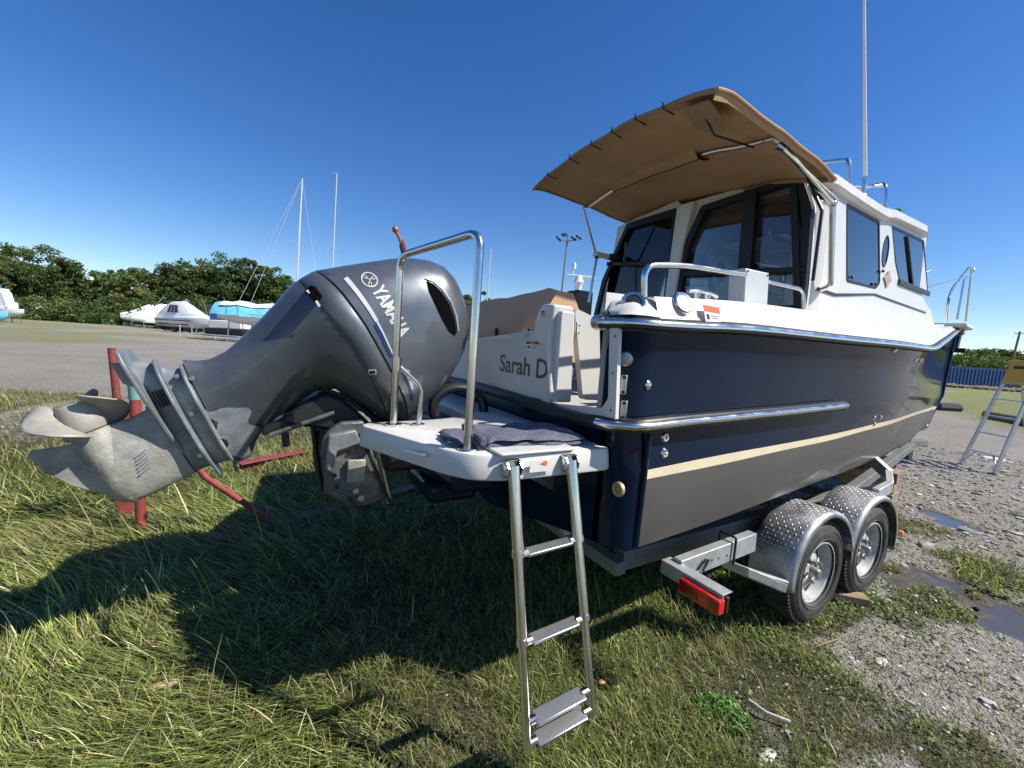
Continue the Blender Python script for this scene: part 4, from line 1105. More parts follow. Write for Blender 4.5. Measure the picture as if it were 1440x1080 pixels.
for (px, py, yy) in ((890, 427, 1.375), (958, 427, 1.33)):
    n = Vector((-.6, -.7, .38)).normalized() if px < 900 else Vector((-.15, -.9, .4)).normalized(); c = cast(caster(gun_), px, py)[0] if px > 900 else at(px, py, y=yy - .02); c = c + n * .006
    rh = build('rod_holder', MB().lathe([(.030, .0), (.034, .012), (.046, .014), (.052, .006), (.052, -.02)], c, n, 24), M['chrome'], boat)
    build('holder_cap', MB().lathe([(0, .012), (.032, .010), (.032, -.02)], c, n, 20), M['dark' if px < 900 else 'chrome'], rh)
    rh.scale = (1, 1, 1)
c = at(987, 424, y=1.36)
mb = MB().tube([c + Vector((-.11, 0, .035)), c + Vector((-.05, 0, .045)), c + Vector((.05, 0, .045)), c + Vector((.11, 0, .035))], .010, 8)
for dx in (-.04, .04): mb.tube([c + Vector((dx - .01, .0, .04)), c + Vector((dx, 0, .0)), c + Vector((dx - .025, -.03, -.015))], .010, 8).tube([c + Vector((dx + .01, .0, .04)), c + Vector((dx, 0, .0)), c + Vector((dx + .025, .03, -.0))], .010, 8)
build('mooring_cleat', mb, M['chrome'], boat)
# warning sticker: orange bar over small print
wn = Vector((0, -1, 0)); 
_gc = caster(gun_); ys_ = min(cast(_gc, 987, 430)[0].y, cast(_gc, 987, 444)[0].y) - .004; s0 = at(987, 430, y=ys_); s1 = at(1009, 434, y=ys_)
U_ = (s1 - s0).normalized(); V_ = Vector((0, .28, .96)).normalized()
def sticker(O, w, h, items, mats, parent, U_=U_, V_=V_):
    b_ = build('warning_sticker', flat_poly([(0, -h), (w, -h), (w, 0), (0, 0)], (), U_, V_, O, .002), mats[0], parent, smooth=None)
    Nn = U_.cross(V_)
    for (x0, y0, x1, y1, mm) in items:
        build('print_block', flat_poly([(x0, y0), (x1, y0), (x1, y1), (x0, y1)], (), U_, V_, O + Nn * .002, .001), mm, b_, smooth=None)
    return b_
wd = (s1 - s0).length
sticker(s0 + Vector((0, -.006, .004)), wd, .078, [(0, -.030, wd, 0, M['orange']), (.012, -.066, .032, -.042, M['dark']), (.045, -.048, wd - .01, -.044, M['pole']), (.045, -.058, wd - .02, -.054, M['pole'])], [M['sticker']], boat)
build('sticker_word', text_mb('WARNING', .024, U_, V_, s0 + Vector((0, -.012, -.020)) + U_ * .012, .001), M['sticker'], boat, smooth=None)
# name on the transom and its stickers
TXF = XA - .0385
bl = at(702, 521, x=TXF)
br = at(770, 525, x=TXF)
NSZ = .148
_t = text_mb('Sarah D', NSZ, Uy, Vz, Vector((TXF, 0, 0)), .002, bold=.002)
NSX = (bl.y - br.y) / max(-v[1] for v in _t.v)
nmw = text_mb('Sarah D', NSZ, Uy, Vz, Vector((TXF, bl.y, bl.z)), .002, bold=.0020, sx=NSX)
ymin = min(v[1] for v in nmw.v); gapy = ymin + (bl.y - ymin) * .24
def halfm(keep):
    idx = {}; mb = MB(); 
    for f in nmw.f:
        if all(keep(nmw.v[i][1]) for i in f):
            for i in f:
                if i not in idx: idx[i] = len(mb.v); mb.v.append(nmw.v[i])
            mb.f.append(tuple(idx[i] for i in f))
    return mb
nmo = build('name_word', halfm(lambda y: y > gapy), M['letter'], boat, smooth=None)
build('name_initial', halfm(lambda y: y <= gapy), M['letter'], boat, smooth=None)
ds = at(741, 480, x=TXF); U2, V2 = Uy, Vz
dw = .125
b_ = build('danger_sticker', flat_poly([(0, -.05), (dw, -.05), (dw, 0), (0, 0)], (), U2, V2, ds, .002), M['sticker'], boat, smooth=None)
build('print_block', flat_poly([(0, -.014), (dw, -.014), (dw, 0), (0, 0)], (), U2, V2, ds + Vector((-.002, 0, 0)), .001), M['stickred'], b_, smooth=None)
build('print_block', text_mb('DANGER', .012, U2, V2, ds + Vector((-.003, -.036, -.0115)), .0006), M['sticker'], b_, smooth=None)
for k, (a, b) in enumerate(((.05, .115), (.05, .105), (.05, .11), (.012, .04))):
    zz = -.022 - .008 * k if k < 3 else -.034
    build('print_block', flat_poly([(a, zz - .003), (b, zz - .003), (b, zz + (.008 if k == 3 else 0)), (a, zz + (.008 if k == 3 else 0))], (), U2, V2, ds + Vector((-.002, 0, 0)), .001), M['dark' if k == 3 else 'pole'], b_, smooth=None)
fg = at(762, 437, x=x0 - .006)
FO = yz(762, 437, x0 - .003)
fl_ = build('flag_decal', flat_poly([(0, -.03), (.035, -.03), (.035, 0), (0, 0)], (), U2, V2, Vector((x0 - .003, -FO[0], FO[1])), .002), M['sticker'], boat, smooth=None)
for k in range(4): build('print_block', flat_poly([(.0, -.03 + .008 * k), (.035, -.03 + .008 * k), (.035, -.026 + .008 * k), (0, -.026 + .008 * k)], (), U2, V2, Vector((x0 - .0045, -FO[0], FO[1])), .001), M['stickred'], fl_, smooth=None)
build('print_block', flat_poly([(0, -.016), (.016, -.016), (.016, 0), (0, 0)], (), U2, V2, Vector((x0 - .0055, -FO[0], FO[1])), .001), M['bluedecal'], fl_, smooth=None)
oc = at(756, 564, x=TXF)
ow = build('washdown_fitting', flat_poly(roundpoly([(-.045, -.016), (.045, -.016), (.045, .016), (-.045, .016)], .014), (), Uy, Vz, Vector((TXF, oc.y, oc.z)), .01), M['chrome'], boat, smooth=None)
for s_ in (-.028, .028): build('hole', MB().cyl((TXF - .006, oc.y + s_, oc.z), (TXF - .010, oc.y + s_, oc.z), .013, 10), M['dark'], ow)
build('coaming_sticker', flat_poly([(0, -.03), (.05, -.03), (.05, 0), (0, 0)], (), U2, V2, at(738, 467, x=TXF), .002), mat('pale blue sticker', (.30, .45, .55), .4), boat, smooth=None)
# ---- swim platform
PZ0, PZ1 = 1.185, 1.28
plat = [(1.33, 1.355), (1.30, 1.34), (.80, 1.352), (.68, 1.40), (.61, 1.50), (.42, 1.95), (.39, 2.02), (.42, 2.08), (.80, 2.12), (1.02, 2.20), (1.05, 2.32), (1.05, YC)]
full = plat + [(x, 2 * YC - y) for x, y in plat[::-1][1:]]
rows = []
def shr(poly, d):
    cx, cy = .98, YC
    out = []
    n = len(poly)
    for i, (x, y) in enumerate(poly):
        a = Vector((*poly[i - 1], 0)); b = Vector((*poly[(i + 1) % n], 0)); t = (b - a).normalized(); nn = Vector((-t.y, t.x, 0))
        out.append((x + nn.x * d, y + nn.y * d))
    return out
pfull = roundpoly(full, .05, 4)
sgn = -1
mb = MB()
def ring(d, z): return [Vector((x, y, z)) for x, y in shr(pfull, sgn * d)]
rings = [ring(.012, PZ0 - .006), ring(.002, PZ0), ring(.0, PZ0 + .008), ring(.008, PZ1 - .014), ring(.013, PZ1 - .004), ring(.024, PZ1)]
mb.grid(rings, close=True); n_ = len(rings[0])
mb.add(rings[-1], [tuple(range(n_))]); mb.add(rings[0], [tuple(range(n_))])
platf = build('swim_platform', mb, M['gel'], boat, smooth=32)
# ladder lid let into the platform's starboard edge
lid = [(.765, 1.345), (1.125, 1.345), (1.125, 1.62), (.765, 1.62)]
build('ladder_lid', MB().prism([(x, y, PZ1 + .002) for x, y in roundpoly(lid, .02)], (0, 0, .012)), M['gel'], platf, bevel=.004)
for px in (.815, 1.085):
    mb = MB().box((px, 1.345, 1.235), (.056, .022, .066)); build('ladder_notch_shade', mb, M['dark'], platf, bevel=.004)  # black box painting the shade in the hinge gap
    for s_ in (-1, 1): build('ladder_lug', MB().prism([(px + s_ * .026, 1.35, 1.205), (px + s_ * .026, 1.31, 1.215), (px + s_ * .026, 1.305, 1.245), (px + s_ * .026, 1.32, 1.265), (px + s_ * .026, 1.35, 1.27)], (s_ * .006, 0, 0)).cyl((px + s_ * .024, 1.325, 1.245), (px + s_ * .037, 1.325, 1.245), .012, 10), M['chrome'], platf)
sk = at(765, 652, y=1.338)
build('sticker', MB().box((.945, 1.335, 1.235), (.10, .002, .045)), mat('faded sticker', (.60, .59, .55), .5), platf, smooth=None)
build('sticker_print', flat_poly([(-.016, 0), (0, .005), (.002, .009), (.018, .009), (.018, -.008), (.004, -.008), (0, -.004)], (), Vector((1, 0, 0)), Vz, Vector((.955, 1.3325, 1.245)), .001), M['orange'], platf, smooth=None)
# platform cleat in its recess on the aft face
c = Vector((.605, 1.585, 1.245)); dv = (Vector((.42, 1.95, 0)) - Vector((.61, 1.50, 0))).normalized(); nv = Vector((-dv.y, dv.x, 0)); nv = nv if nv.x < 0 else -nv
c = Vector((.61, 1.50, 1.237)) + dv * .12 + nv * .005
mb = MB().tube([c - dv * .065 + nv * .04 + Vector((0, 0, .012)), c + dv * .065 + nv * .04 + Vector((0, 0, .012))], .0075, 8)
for s_ in (-.022, .022): mb.tube([c + dv * s_ - nv * .01, c + dv * s_ + nv * .04 + Vector((0, 0, .012))], .008, 8)
build('platform_cleat', mb, M['chrome'], platf)
# boarding ladder (telescopic, hanging)
tl, tr_ = Vector((.815, 1.325, 1.25)), Vector((1.085, 1.325, 1.25))
ll, lr_ = Vector((.82, 1.105, .285)), Vector((1.095, 1.085, .33))
for a, b in ((tl, ll), (tr_, lr_)):
    lg = build('ladder_rail', MB().cyl(a, a.lerp(b, .32), .0235, 14).cyl(a.lerp(b, .30), a.lerp(b, .64), .0195, 14).cyl(a.lerp(b, .62), b, .0155, 14), M['chrome'], boat, smooth=40)
    for t in (.32, .63): build('collar', MB().cyl(a.lerp(b, t - .012), a.lerp(b, t + .012), .0265 if t < .5 else .0225, 14), M['chrome'], lg)
for t, w_ in ((.325, .03), (.635, .035), (.905, .045), (.975, .045)):
    a, b = tl.lerp(ll, t), tr_.lerp(lr_, t)
    d = (b - a).normalized()
    r_ = build('ladder_rung', MB().bar(a + d * .035, b - d * .035, w_ + .012, .014, up=(0, -.25, 1)), M['alu'], boat, bevel=.004)
    for p, q_ in ((a, a + d * .04), (b, b - d * .04)): build('rung_socket', MB().cyl(p, q_, .014, 10), M['chrome'], r_)
# engine guard hoops on the platform
h1, h2 = at(553, 598, z=PZ1), at(657, 632, z=PZ1)
ta, tb = Vector((h1.x, h1.y, 2.10)), Vector((h2.x - .01, h2.y + .0, 2.17))
ta = at(563, 360, y=h1.y - .01); tb = at(676, 325, y=h2.y)
build('engine_guard_hoop', MB().tube([h1, ta, tb, h2], .0165, 14, .07), M['chrome'], boat)
build('rail_flange', MB().cyl(h1, h1 + Vector((0, 0, .008)), .04, 16).cyl(h2, h2 + Vector((0, 0, .008)), .04, 16), M['chrome'], boat)
h3 = at(588, 598, z=PZ1) + Vector((0, 0, 0))
tc_ = at(558, 512, y=h1.y - .01)
build('engine_guard_brace', MB().tube([h3, at(594, 545, y=h3.y), tc_], .013, 12, .05).cyl(h3, h3 + Vector((0, 0, .008)), .032, 14), M['chrome'], boat)
build('brace_clamp', MB().cyl(tc_ + Vector((0, 0, -.03)), tc_ + Vector((0, 0, .03)), .022, 12), M['chrome'], boat)
# black hose coil in the engine well
mb = MB()
hc = at(618, 580, z=1.33) 
mb.tube([Vector((1.02 + .15 * math.cos(t), 2.30 + .06 * math.sin(t * .5), 1.30 + .12 * math.sin(t))) for t in np.linspace(-.6, 3.6, 24)], .03, 10)
build('rigging_hose', mb, M['dark'], boat)
# bits below platform on the transom: bracket and zinc
build('platform_bracket', MB().prism([(1.33, 1.75, 1.18), (.90, 1.75, 1.18), (1.33, 1.75, .95)], (0, .03, 0)), M['alu'], boat)
# ================================================================== outboard motor
eng = thing('outboard_motor', 'big grey outboard motor tilted up behind the boat, propeller raised to the left', 'outboard motor', (1.0, YC - .02, 1.2))
EY = YC - .02
dU, dW, EO = Vector((-.913, 0, -.407)), Vector((-.407, 0, .913)), Vector((1.0, EY, 1.9))
def E3(u, w, h): return EO + dU * u + dW * w + Vector((0, h, 0))
def sell(w0, w1, hw, n=40, p=2.5, pf=None):
    """super-elliptic section: list of (w, h)"""
    out = []; c, a = (w0 + w1) / 2, (w1 - w0) / 2
    for k in range(n):
        t = 2 * math.pi * k / n
        ct, st_ = math.cos(t), math.sin(t)
        out.append((c + a * math.copysign(abs(ct) ** (2 / p), ct), hw * math.copysign(abs(st_) ** (2 / p), st_)))
    return out
def useam(w): return interp([(-.56, .53), (-.35, .525), (-.15, .545), (.09, .575), (.28, .615), (.42, .665)], w)
NR = 56
stn = [(-.055, -.01, .08, .03), (-.050, -.08, .15, .10), (-.030, -.15, .21, .165), (.005, -.215, .262, .21), (.06, -.285, .305, .243), (.13, -.345, .340, .263), (.22, -.405, .365, .28), (.32, -.450, .380, .292), (.42, -.490, .395, .298), (.50, -.515, .405, .300)]
rings = []
for i, (u, w0, w1, hw) in enumerate(stn):
    t = max(0, (u) / .50)
    rings.append([E3(u + (useam(w) - .55) * max(0, t) , w, h) for w, h in sell(w0, w1, hw, NR)])
last = [(w, h) for w, h in sell(-.525, .410, .300, NR)]
rings.append([E3(useam(w) - .006, w, h) for w, h in last])
rings.append([E3(useam(w) - .002, w * .99, h * .975) for w, h in last])
mb = MB().grid(rings, close=True); mb.add(rings[0], [tuple(range(NR))])
cowl = build('upper_cowling', mb, M['eng'], eng, smooth=60)
rings = [[E3(useam(w) - .004, w * .985, h * .97) for w, h in last], [E3(useam(w) + .006, w * .985, h * .97) for w, h in last]]
build('cowling_seam', MB().grid(rings, close=True), M['dark'], eng, smooth=60)
# lower pan and mid section
lows = []
def usm2(w): return interp([(-.56, .62), (-.35, .63), (-.15, .645), (.03, .665), (.2, .715), (.42, .755)], w)
lows.append([E3(useam(w) + .004, w * .99, h * .98) for w, h in last])
lows.append([E3(useam(w) + .010, w, h) for w, h in last])
l2 = sell(-.475, .392, .285, NR)
lows.append([E3(usm2(w) - .004, w, h) for w, h in l2])
lows.append([E3(usm2(w), w * .985, h * .985) for w, h in l2])
pan = build('lower_pan', MB().grid(lows, close=True), M['englow'], eng, smooth=60)
mids = [[E3(usm2(w) + .004, w * .98, h * .98) for w, h in l2]]
for u, w0, w1, hw, p in ((.76, -.30, .385, .245, 2.4), (.82, -.20, .35, .215, 2.3), (.90, -.175, .31, .185, 2.2), (1.0, -.20, .255, .155, 2.1), (1.10, -.225, .205, .13, 2.1), (1.19, -.255, .165, .11, 2.0), (1.26, -.31, .155, .095, 2.0), (1.31, -.36, .165, .085, 2.0), (1.36, -.36, .19, .078, 2.0)):
    mids.append([E3(u + (.05 * (w - .1) if u < .9 else 0), w, h) for w, h in sell(w0, w1, hw, NR, p)])
mb = MB().grid(mids, close=True)
mso = build('mid_section', mb, M['englow'], eng, smooth=60)
build('pan_seam', MB().grid([[E3(usm2(w) - .001, w * .992, h * .992) for w, h in l2], [E3(usm2(w) + .006, w * .986, h * .986) for w, h in l2]], close=True), M['dark'], eng, smooth=60)
# chalky lower apron over the mid section's foot
ap = []
for u, w0, w1, hw in ((1.215, -.275, -.02, .107), (1.26, -.315, .02, .100), (1.31, -.365, .05, .090), (1.362, -.368, .06, .083)):
    ap.append([E3(u + .018 * math.sin(w * 60), w, h) for w, h in sell(w0, w1, hw, NR, 2.0)])
build('worn_apron', MB().grid(ap, close=True), M['engworn'], eng, smooth=60)
# flange plates
def plate_part(name, u, th, outline, m, tilt=0.0):
    # outline: list of (w, h) on the +h side from nose to tail
    pts = [(w, h) for w, h in outline] + [(w, -h) for w, h in outline[::-1]]
    pts = roundpoly(pts, .02, 3)
    a = [E3(u + tilt * w, w, h) for w, h in pts]; b = [E3(u + th + tilt * w, w, h) for w, h in pts]
    n = len(pts)
    return build(name, MB().add(a + b, [tuple(range(n)), tuple(range(n, 2 * n))] + [(i, (i + 1) % n, n + (i + 1) % n, n + i) for i in range(n)]), m, eng, bevel=.004)
plate_part('splash_plate', 1.366, .014, [(-.39, .03), (-.25, .10), (0, .125), (.12, .10), (.17, .045)], M['engworn'])
plate_part('spray_plate', 1.445, .014, [(-.40, .02), (-.22, .11), (.02, .135), (.16, .11), (.23, .05)], M['engworn'])
plate_part('cavitation_plate', 1.525, .016, [(-.23, .03), (-.12, .085), (.08, .13), (.24, .135), (.31, .11)], M['engworn'], .02)
# housing between plates
hs_ = []
for u, w0, w1, hw in ((1.375, -.345, .155, .07), (1.41, -.335, .165, .066), (1.45, -.33, .20, .062), (1.49, -.325, .235, .055), (1.53, -.325, .25, .05)):
    hs_.append([E3(u, w, h) for w, h in sell(w0, w1, hw, NR, 2.0)])
up = build('water_pump_housing', MB().grid(hs_, close=True), M['engworn'], eng, smooth=60)
for k in range(4):
    build('intake_slot', MB().bar(E3(1.475 + .012 * k, .10 - .0 * k, -.068), E3(1.475 + .012 * k, .02, -.070), .006, .012, up=(0, 1, 0)), M['dark'], up)
for (u, w, h) in ((1.42, -.05, -.075), (1.40, .13, -.066), (1.35, .10, -.09), (1.475, -.25, -.055)):
    build('bolt', MB().cyl(E3(u, w, h + .02), E3(u, w, h - .008), .007, 6).cyl(E3(u, w, h + .02), E3(u, w, h - .003), .011, 12), M['alu'], up)
# gearcase strut, torpedo, skeg
gs = []
for u, w0, w1, hw in ((1.535, -.33, .10, .048), (1.58, -.335, .03, .047), (1.64, -.338, .02, .053), (1.69, -.342, .022, .060), (1.74, -.345, .024, .066), (1.785, -.345, .02, .068), (1.82, -.33, .01, .058), (1.85, -.30, -.01, .035), (1.862, -.27, -.03, .008)):
    gs.append([E3(u, w, h) for w, h in sell(w0, w1, hw, NR, 1.9)])
gear = build('gearcase', MB().grid(gs, close=True), M['gear'], eng, smooth=60)
UT = 1.785
tp = [(0.0, -.350), (.018, -.342), (.036, -.315), (.052, -.265), (.065, -.19), (.073, -.11), (.076, -.04), (.076, 0.0), (.074, .022), (.064, .026), (.0, .026)]
build('gearcase_torpedo', MB().lathe(tp, E3(UT, 0, 0), dW, 28), M['gear'], gear, smooth=50)
sk_ = [(-.29, 1.80), (-.255, 1.87), (-.17, 1.94), (-.08, 1.985), (.01, 2.005), (.03, 1.985), (.005, 1.90), (-.01, 1.82)]
a = [E3(u, w, -.012 + .007 * min(1, (u - 1.80) / .2)) for w, u in sk_]; b = [E3(u, w, .012 - .007 * min(1, (u - 1.80) / .2)) for w, u in sk_]
n = len(sk_)
build('skeg', MB().add(a + b, [tuple(range(n)), tuple(range(n, 2 * n))] + [(i, (i + 1) % n, n + (i + 1) % n, n + i) for i in range(n)]), M['gear'], gear, bevel=.004)
# low water pickup grille
for k in range(6):
    build('pickup_slot', MB().bar(E3(1.640 + .004 * k, -.130 - .016 * k, -.052), E3(1.685 + .004 * k, -.145 - .016 * k, -.062), .004, .014, up=(0, 1, 0)), M['alu'], gear)
build('trim_anode', MB().prism([E3(1.548, .12, -.012), E3(1.548, .25, -.012), E3(1.60, .27, -.012), E3(1.60, .17, -.012)], (0, .024, 0)), M['gear'], eng, bevel=.005)
# propeller
prp = build('propeller_hub', MB().lathe([(.068, .030), (.074, .05), (.076, .09), (.072, .12), (.066, .145), (.060, .155), (.054, .152), (.048, .08), (0, .08)], E3(UT, 0, 0), dW, 28), M['prop'], eng, smooth=50)
e1 = dU; e2 = Vector((0, 1, 0))
def blade(phi):
    rows = []
    for i in range(9):
        rr = .066 + (.178 - .066) * i / 8
        t = i / 8
        chord = .155 * math.sqrt(max(.03, 1 - (2 * max(t, .5) - 1) ** 4)) * (0.8 + .35 * math.sin(math.pi * min(t * 1.1, 1))) 
        if i == 8: chord *= .35
        pitch = math.atan2(.62, 2 * math.pi * rr)
        sk2 = .25 * t * t
        row = []
        for j in range(7):
            s = (j / 6 - .5) * chord * 1.5
            ax = .09 + s * math.sin(pitch) + .02 * t; tang = s * math.cos(pitch) / rr + sk2
            ang = phi + tang
            row.append(E3(UT, 0, 0) + dW * ax + (e1 * math.cos(ang) + e2 * math.sin(ang)) * rr)
        rows.append(row)
    o = build('propeller_blade', MB().grid(rows), M['prop'], eng, smooth=80)
    s = o.modifiers.new('solid', 'SOLIDIFY'); s.thickness = .006; s.offset = 0
    return o
for k in range(3): blade(R(-52 + 120 * k))
# recess / latch details
def onE(px, py, y): return at(px, py, y=y)
bmt = bmesh.new(); bmt.from_mesh(cowl.data)
bvh = BVHTree.FromBMesh(bmt); bmt.free()
bmt = bmesh.new(); bmt.from_mesh(pan.data); bvh2 = BVHTree.FromBMesh(bmt); bmt.free()
def proj_on(mb, bv, off, name, m, par, sub=True):
    """lay flat decal geometry (built in u,w) onto the starboard side of the cowling"""
    me = bpy.data.meshes.new(name); me.from_pydata([tuple(v) for v in mb.v], [], mb.f)
    bm = bmesh.new(); bm.from_mesh(me)
    bmesh.ops.remove_doubles(bm, verts=bm.verts, dist=1e-5)
    bmesh.ops.triangulate(bm, faces=bm.faces)
    for _ in range(2):
        bmesh.ops.subdivide_edges(bm, edges=[e for e in bm.edges if e.calc_length() > .02], cuts=1)
        bmesh.ops.triangulate(bm, faces=bm.faces)
    for v in bm.verts:
        h = bv.ray_cast(Vector((v.co.x, EY - 1.0, v.co.z)), Vector((0, 1, 0)))
        if h[0] is not None: v.co = h[0] + h[1] * off if h[1].y < 0 else h[0] - h[1] * off
    bm.to_mesh(me); bm.free()
    me.materials.append(m)
    o = link(name, me, par)
    s = o.modifiers.new('solid', 'SOLIDIFY'); s.thickness = .0015
    return o
tu = (dU * math.cos(0) ) 
def duw(u, w): return dU * u + dW * w
# text runs down the cowling: baseline direction from the front of the cowl to its seam
Uvec = (at(566, 470, y=2.22) - at(530, 402, y=2.22)); Uvec.y = 0; Uvec.normalize()
Vvec = Vector((-Uvec.z, 0, Uvec.x)); Vvec = Vvec if Vvec.dot(Vector((1, 0, .5))) > 0 else -Vvec
def P2(px, py, y=2.22): p = at(px, py, y=y); return Vector((p.x, 2.22, p.z))
o0 = P2(524, 408); o1 = P2(564, 474)
L0 = (o1 - o0).length
ym = text_mb('YAMAHA', .098, Uvec, Vvec, o0, .0, bold=.0030)
wid = max((Vector(v) - o0).dot(Uvec) for v in ym.v)
ym = text_mb('YAMAHA', .098, Uvec * (L0 / wid), Vvec * 1.0, o0, .0, bold=.0030)
proj_on(ym, bvh, .003, 'maker_name', M['silver'], cowl)
lc = P2(523, 392)
lm = MB()
def annulus(c, r0, r1, n=32):
    vs = []; 
    for k in range(n):
        a = 2 * math.pi * k / n; dd = Uvec * math.cos(a) + Vvec * math.sin(a); vs += [c + dd * r0, c + dd * r1]
    lm.add(vs, [(2 * k, 2 * k + 1, (2 * k + 3) % (2 * n), (2 * k + 2) % (2 * n)) for k in range(n)])
annulus(lc, .034, .040)
for k in range(3):
    a = R(90 + 120 * k); dd = Uvec * math.cos(a) + Vvec * math.sin(a); pp = Uvec * -math.sin(a) + Vvec * math.cos(a)
    def q(s0, s1, t0, t1): lm.add([lc + dd * s0 + pp * t0, lc + dd * s1 + pp * t0, lc + dd * s1 + pp * t1, lc + dd * s0 + pp * t1], [(0, 1, 2, 3)])
    q(0, .014, -.002, .002); q(.014, .017, -.008, .008); q(.017, .034, -.008, -.0045); q(.017, .034, .0045, .008)
proj_on(lm, bvh, .003, 'round_emblem', M['silver'], cowl)
def strip(pts, w0, w1, name, m, bv=bvh, off=.0025, yy=2.22, par=cowl):
    P = [P2(*p, y=yy) for p in pts]; a = []; 
    mb = MB(); N = len(P)
    for i, p in enumerate(P):
        d = (P[min(i + 1, N - 1)] - P[max(0, i - 1)]).normalized(); nn = Vector((-d.z, 0, d.x)); w = w0 + (w1 - w0) * i / (N - 1)
        a.append([p - nn * w / 2, p + nn * w / 2])
    mb.grid(a); return proj_on(mb, bv, off, name, m, par)
strip([(490, 389), (505, 412), (520, 436), (529, 452)], .024, .018, 'silver_stripe', M['silver'])
strip([(529, 452), (537, 467), (546, 487), (552, 500)], .010, .006, 'silver_stripe', M['silver'])
strip([(527, 456), (535, 472), (543, 490), (549, 502)], .018, .012, 'blue_stripe', M['bluedecal'])
strip([(561, 512), (572, 535), (583, 562)], .014, .012, 'silver_stripe', M['bluedecal'])
fs_ = P2(570, 524); fe = P2(583, 561); Uv2 = (fe - fs_).normalized(); Vv2 = Vector((-Uv2.z, 0, Uv2.x)); Vv2 = Vv2 if Vv2.x > 0 else -Vv2
t4 = text_mb('4 stroke', .034, Uv2, Vv2, fs_ - Uv2 * .02, 0, bold=.0008, shear=.25)
proj_on(t4, bvh, .003, 'small_lettering', M['silver'], cowl)
# air intake: flat black patch painting the scoop's shade on the front shoulder
ai = MB(); 
ap_ = [P2(*p) for p in ((603, 394), (613, 399), (624, 411), (634, 427), (641, 447), (644, 466), (642, 472), (633, 466), (622, 448), (613, 428), (605, 409))]
ai.add(ap_, [tuple(range(len(ap_)))])
proj_on(ai, bvh, .003, 'air_intake_shade', M['recess_shade'], cowl)
rim = [P2(*p) for p in ((600, 391), (613, 396), (625, 408), (636, 425), (643, 445), (646, 466))]
a = [[p, p + Vector((.012, 0, .004))] for p in rim]
proj_on(MB().grid(a), bvh, .004, 'intake_lip', M['engworn'], cowl)
# black patch painting the tilt-handle recess's shade, and badges on the pan
def pd(pts, name, m, off=.003, bv=bvh2, par=pan):
    P = [P2(*p) for p in pts]; return proj_on(MB().add(P, [tuple(range(len(P)))]), bv, off, name, m, par)
pd([(428, 408), (440, 399), (447, 402), (455, 416), (451, 423), (444, 428)], 'handle_recess_shade', M['recess_shade'], .002)
pd([(443, 424), (446, 422), (451, 430), (448, 432)], 'handle_lip', M['silver'], .004)
pd([(430, 409), (433, 407), (436, 412), (434, 413)], 'handle_lip', M['silver'], .004)
pd([(473, 480), (483, 480), (483, 485), (474, 486)], 'cowl_latch', M['dark'], .004)
pd([(518, 520), (528, 519), (529, 526), (519, 527)], 'badge', M['silver'], .003)
pd([(519, 521), (527, 520), (528, 525), (520, 526)], 'badge_face', M['dark'], .005)
# swivel bracket, clamp brackets, steering arm, hoses (dark machinery below)
def xz(px, py, y): p = at(px, py, y=y); return (p.x, p.z)
for s_ in (-1, 1):
    yy = EY + s_ * .20
    pl = [xz(p[0], p[1], 2.30) for p in ((462, 606), (480, 594), (512, 592), (520, 620), (545, 700), (520, 712), (497, 716), (484, 706), (468, 700), (456, 694), (458, 665), (452, 640), (455, 618))]
    o = build('clamp_bracket', MB().prism([(x, yy, z) for x, z in pl], (0, .045, 0)), M['castd'], eng, bevel=.012, smooth=40)
    for (px, py) in ((500, 690), (507, 700), (478, 625)):
        x, z = xz(px, py, 2.30); build('bolt', MB().cyl((x, yy - .01, z), (x, yy + .06, z), .016, 10), M['alu'], o)
mb = MB()
mb.prism([(*xz(a, b, 2.4),)[0:1] + (EY - .12,) + (*xz(a, b, 2.4),)[1:] for a, b in ((395, 590), (420, 572), (455, 552), (480, 560), (500, 575), (520, 598), (500, 612), (470, 606), (430, 600), (405, 598))], (0, .24, 0))
build('swivel_bracket', mb, M['dark'], eng, bevel=.02)
x0_, z0_ = xz(372, 600, 2.40)
build('tilt_arm', MB().bar(at(368, 606, y=2.42), at(452, 578, y=2.42), .05, .045).bar(at(398, 590, y=2.42), at(403, 628, y=2.42), .035, .03, up=(0, 1, 0)), M['dark'], eng, bevel=.008)
build('shock_rod', MB().tube([at(372, 598, y=2.50), at(440, 562, y=2.50)], .018, 12), M['alu'], eng)
build('shock_rod', MB().tube([at(380, 612, y=2.36), at(470, 580, y=2.36)], .012, 10), M['castd'], eng)
build('trim_ram', MB().tube([at(505, 600, y=2.34), at(530, 700, y=2.34)], .024, 12), M['dark'], eng)
build('trim_ram', MB().tube([at(525, 605, y=2.38), at(548, 706, y=2.38)], .02, 12), M['alu'], eng)
mb = MB()
for k, (a, b, c) in enumerate((((455, 548), (490, 560), (540, 600)), ((470, 540), (505, 570), (555, 605)), ((440, 600), (445, 640), (452, 690)), ((446, 604), (442, 650), (462, 705)), ((460, 560), (470, 590), (500, 610)))):
    yk = 2.42 + .05 * k
    mb.tube([at(*a, y=yk), at(*b, y=yk), at(*c, y=yk)], .014, 8, .1)
build('hose', mb, M['dark'], eng)
x_, z_ = xz(500, 655, 2.30)
build('bracket_rib', MB().prism([(*xz(a, b, 2.28),)[0:1] + (EY - .235,) + (*xz(a, b, 2.28),)[1:] for a, b in ((462, 612), (500, 604), (508, 622), (474, 634), (466, 664), (458, 660))], (0, .04, 0)), M['engworn'], eng, bevel=.008)
build('bracket_anode', MB().box((x_, EY - .22, z_ - .02), (.09, .03, .12)), M['gear'], eng, bevel=.006)
for a, b in ((474, 684), (470, 668), (492, 636)): xx, zz = xz(a, b, 2.3); build('bolt', MB().cyl((xx, EY - .215, zz), (xx, EY - .19, zz), .012, 8), M['dark'], eng)
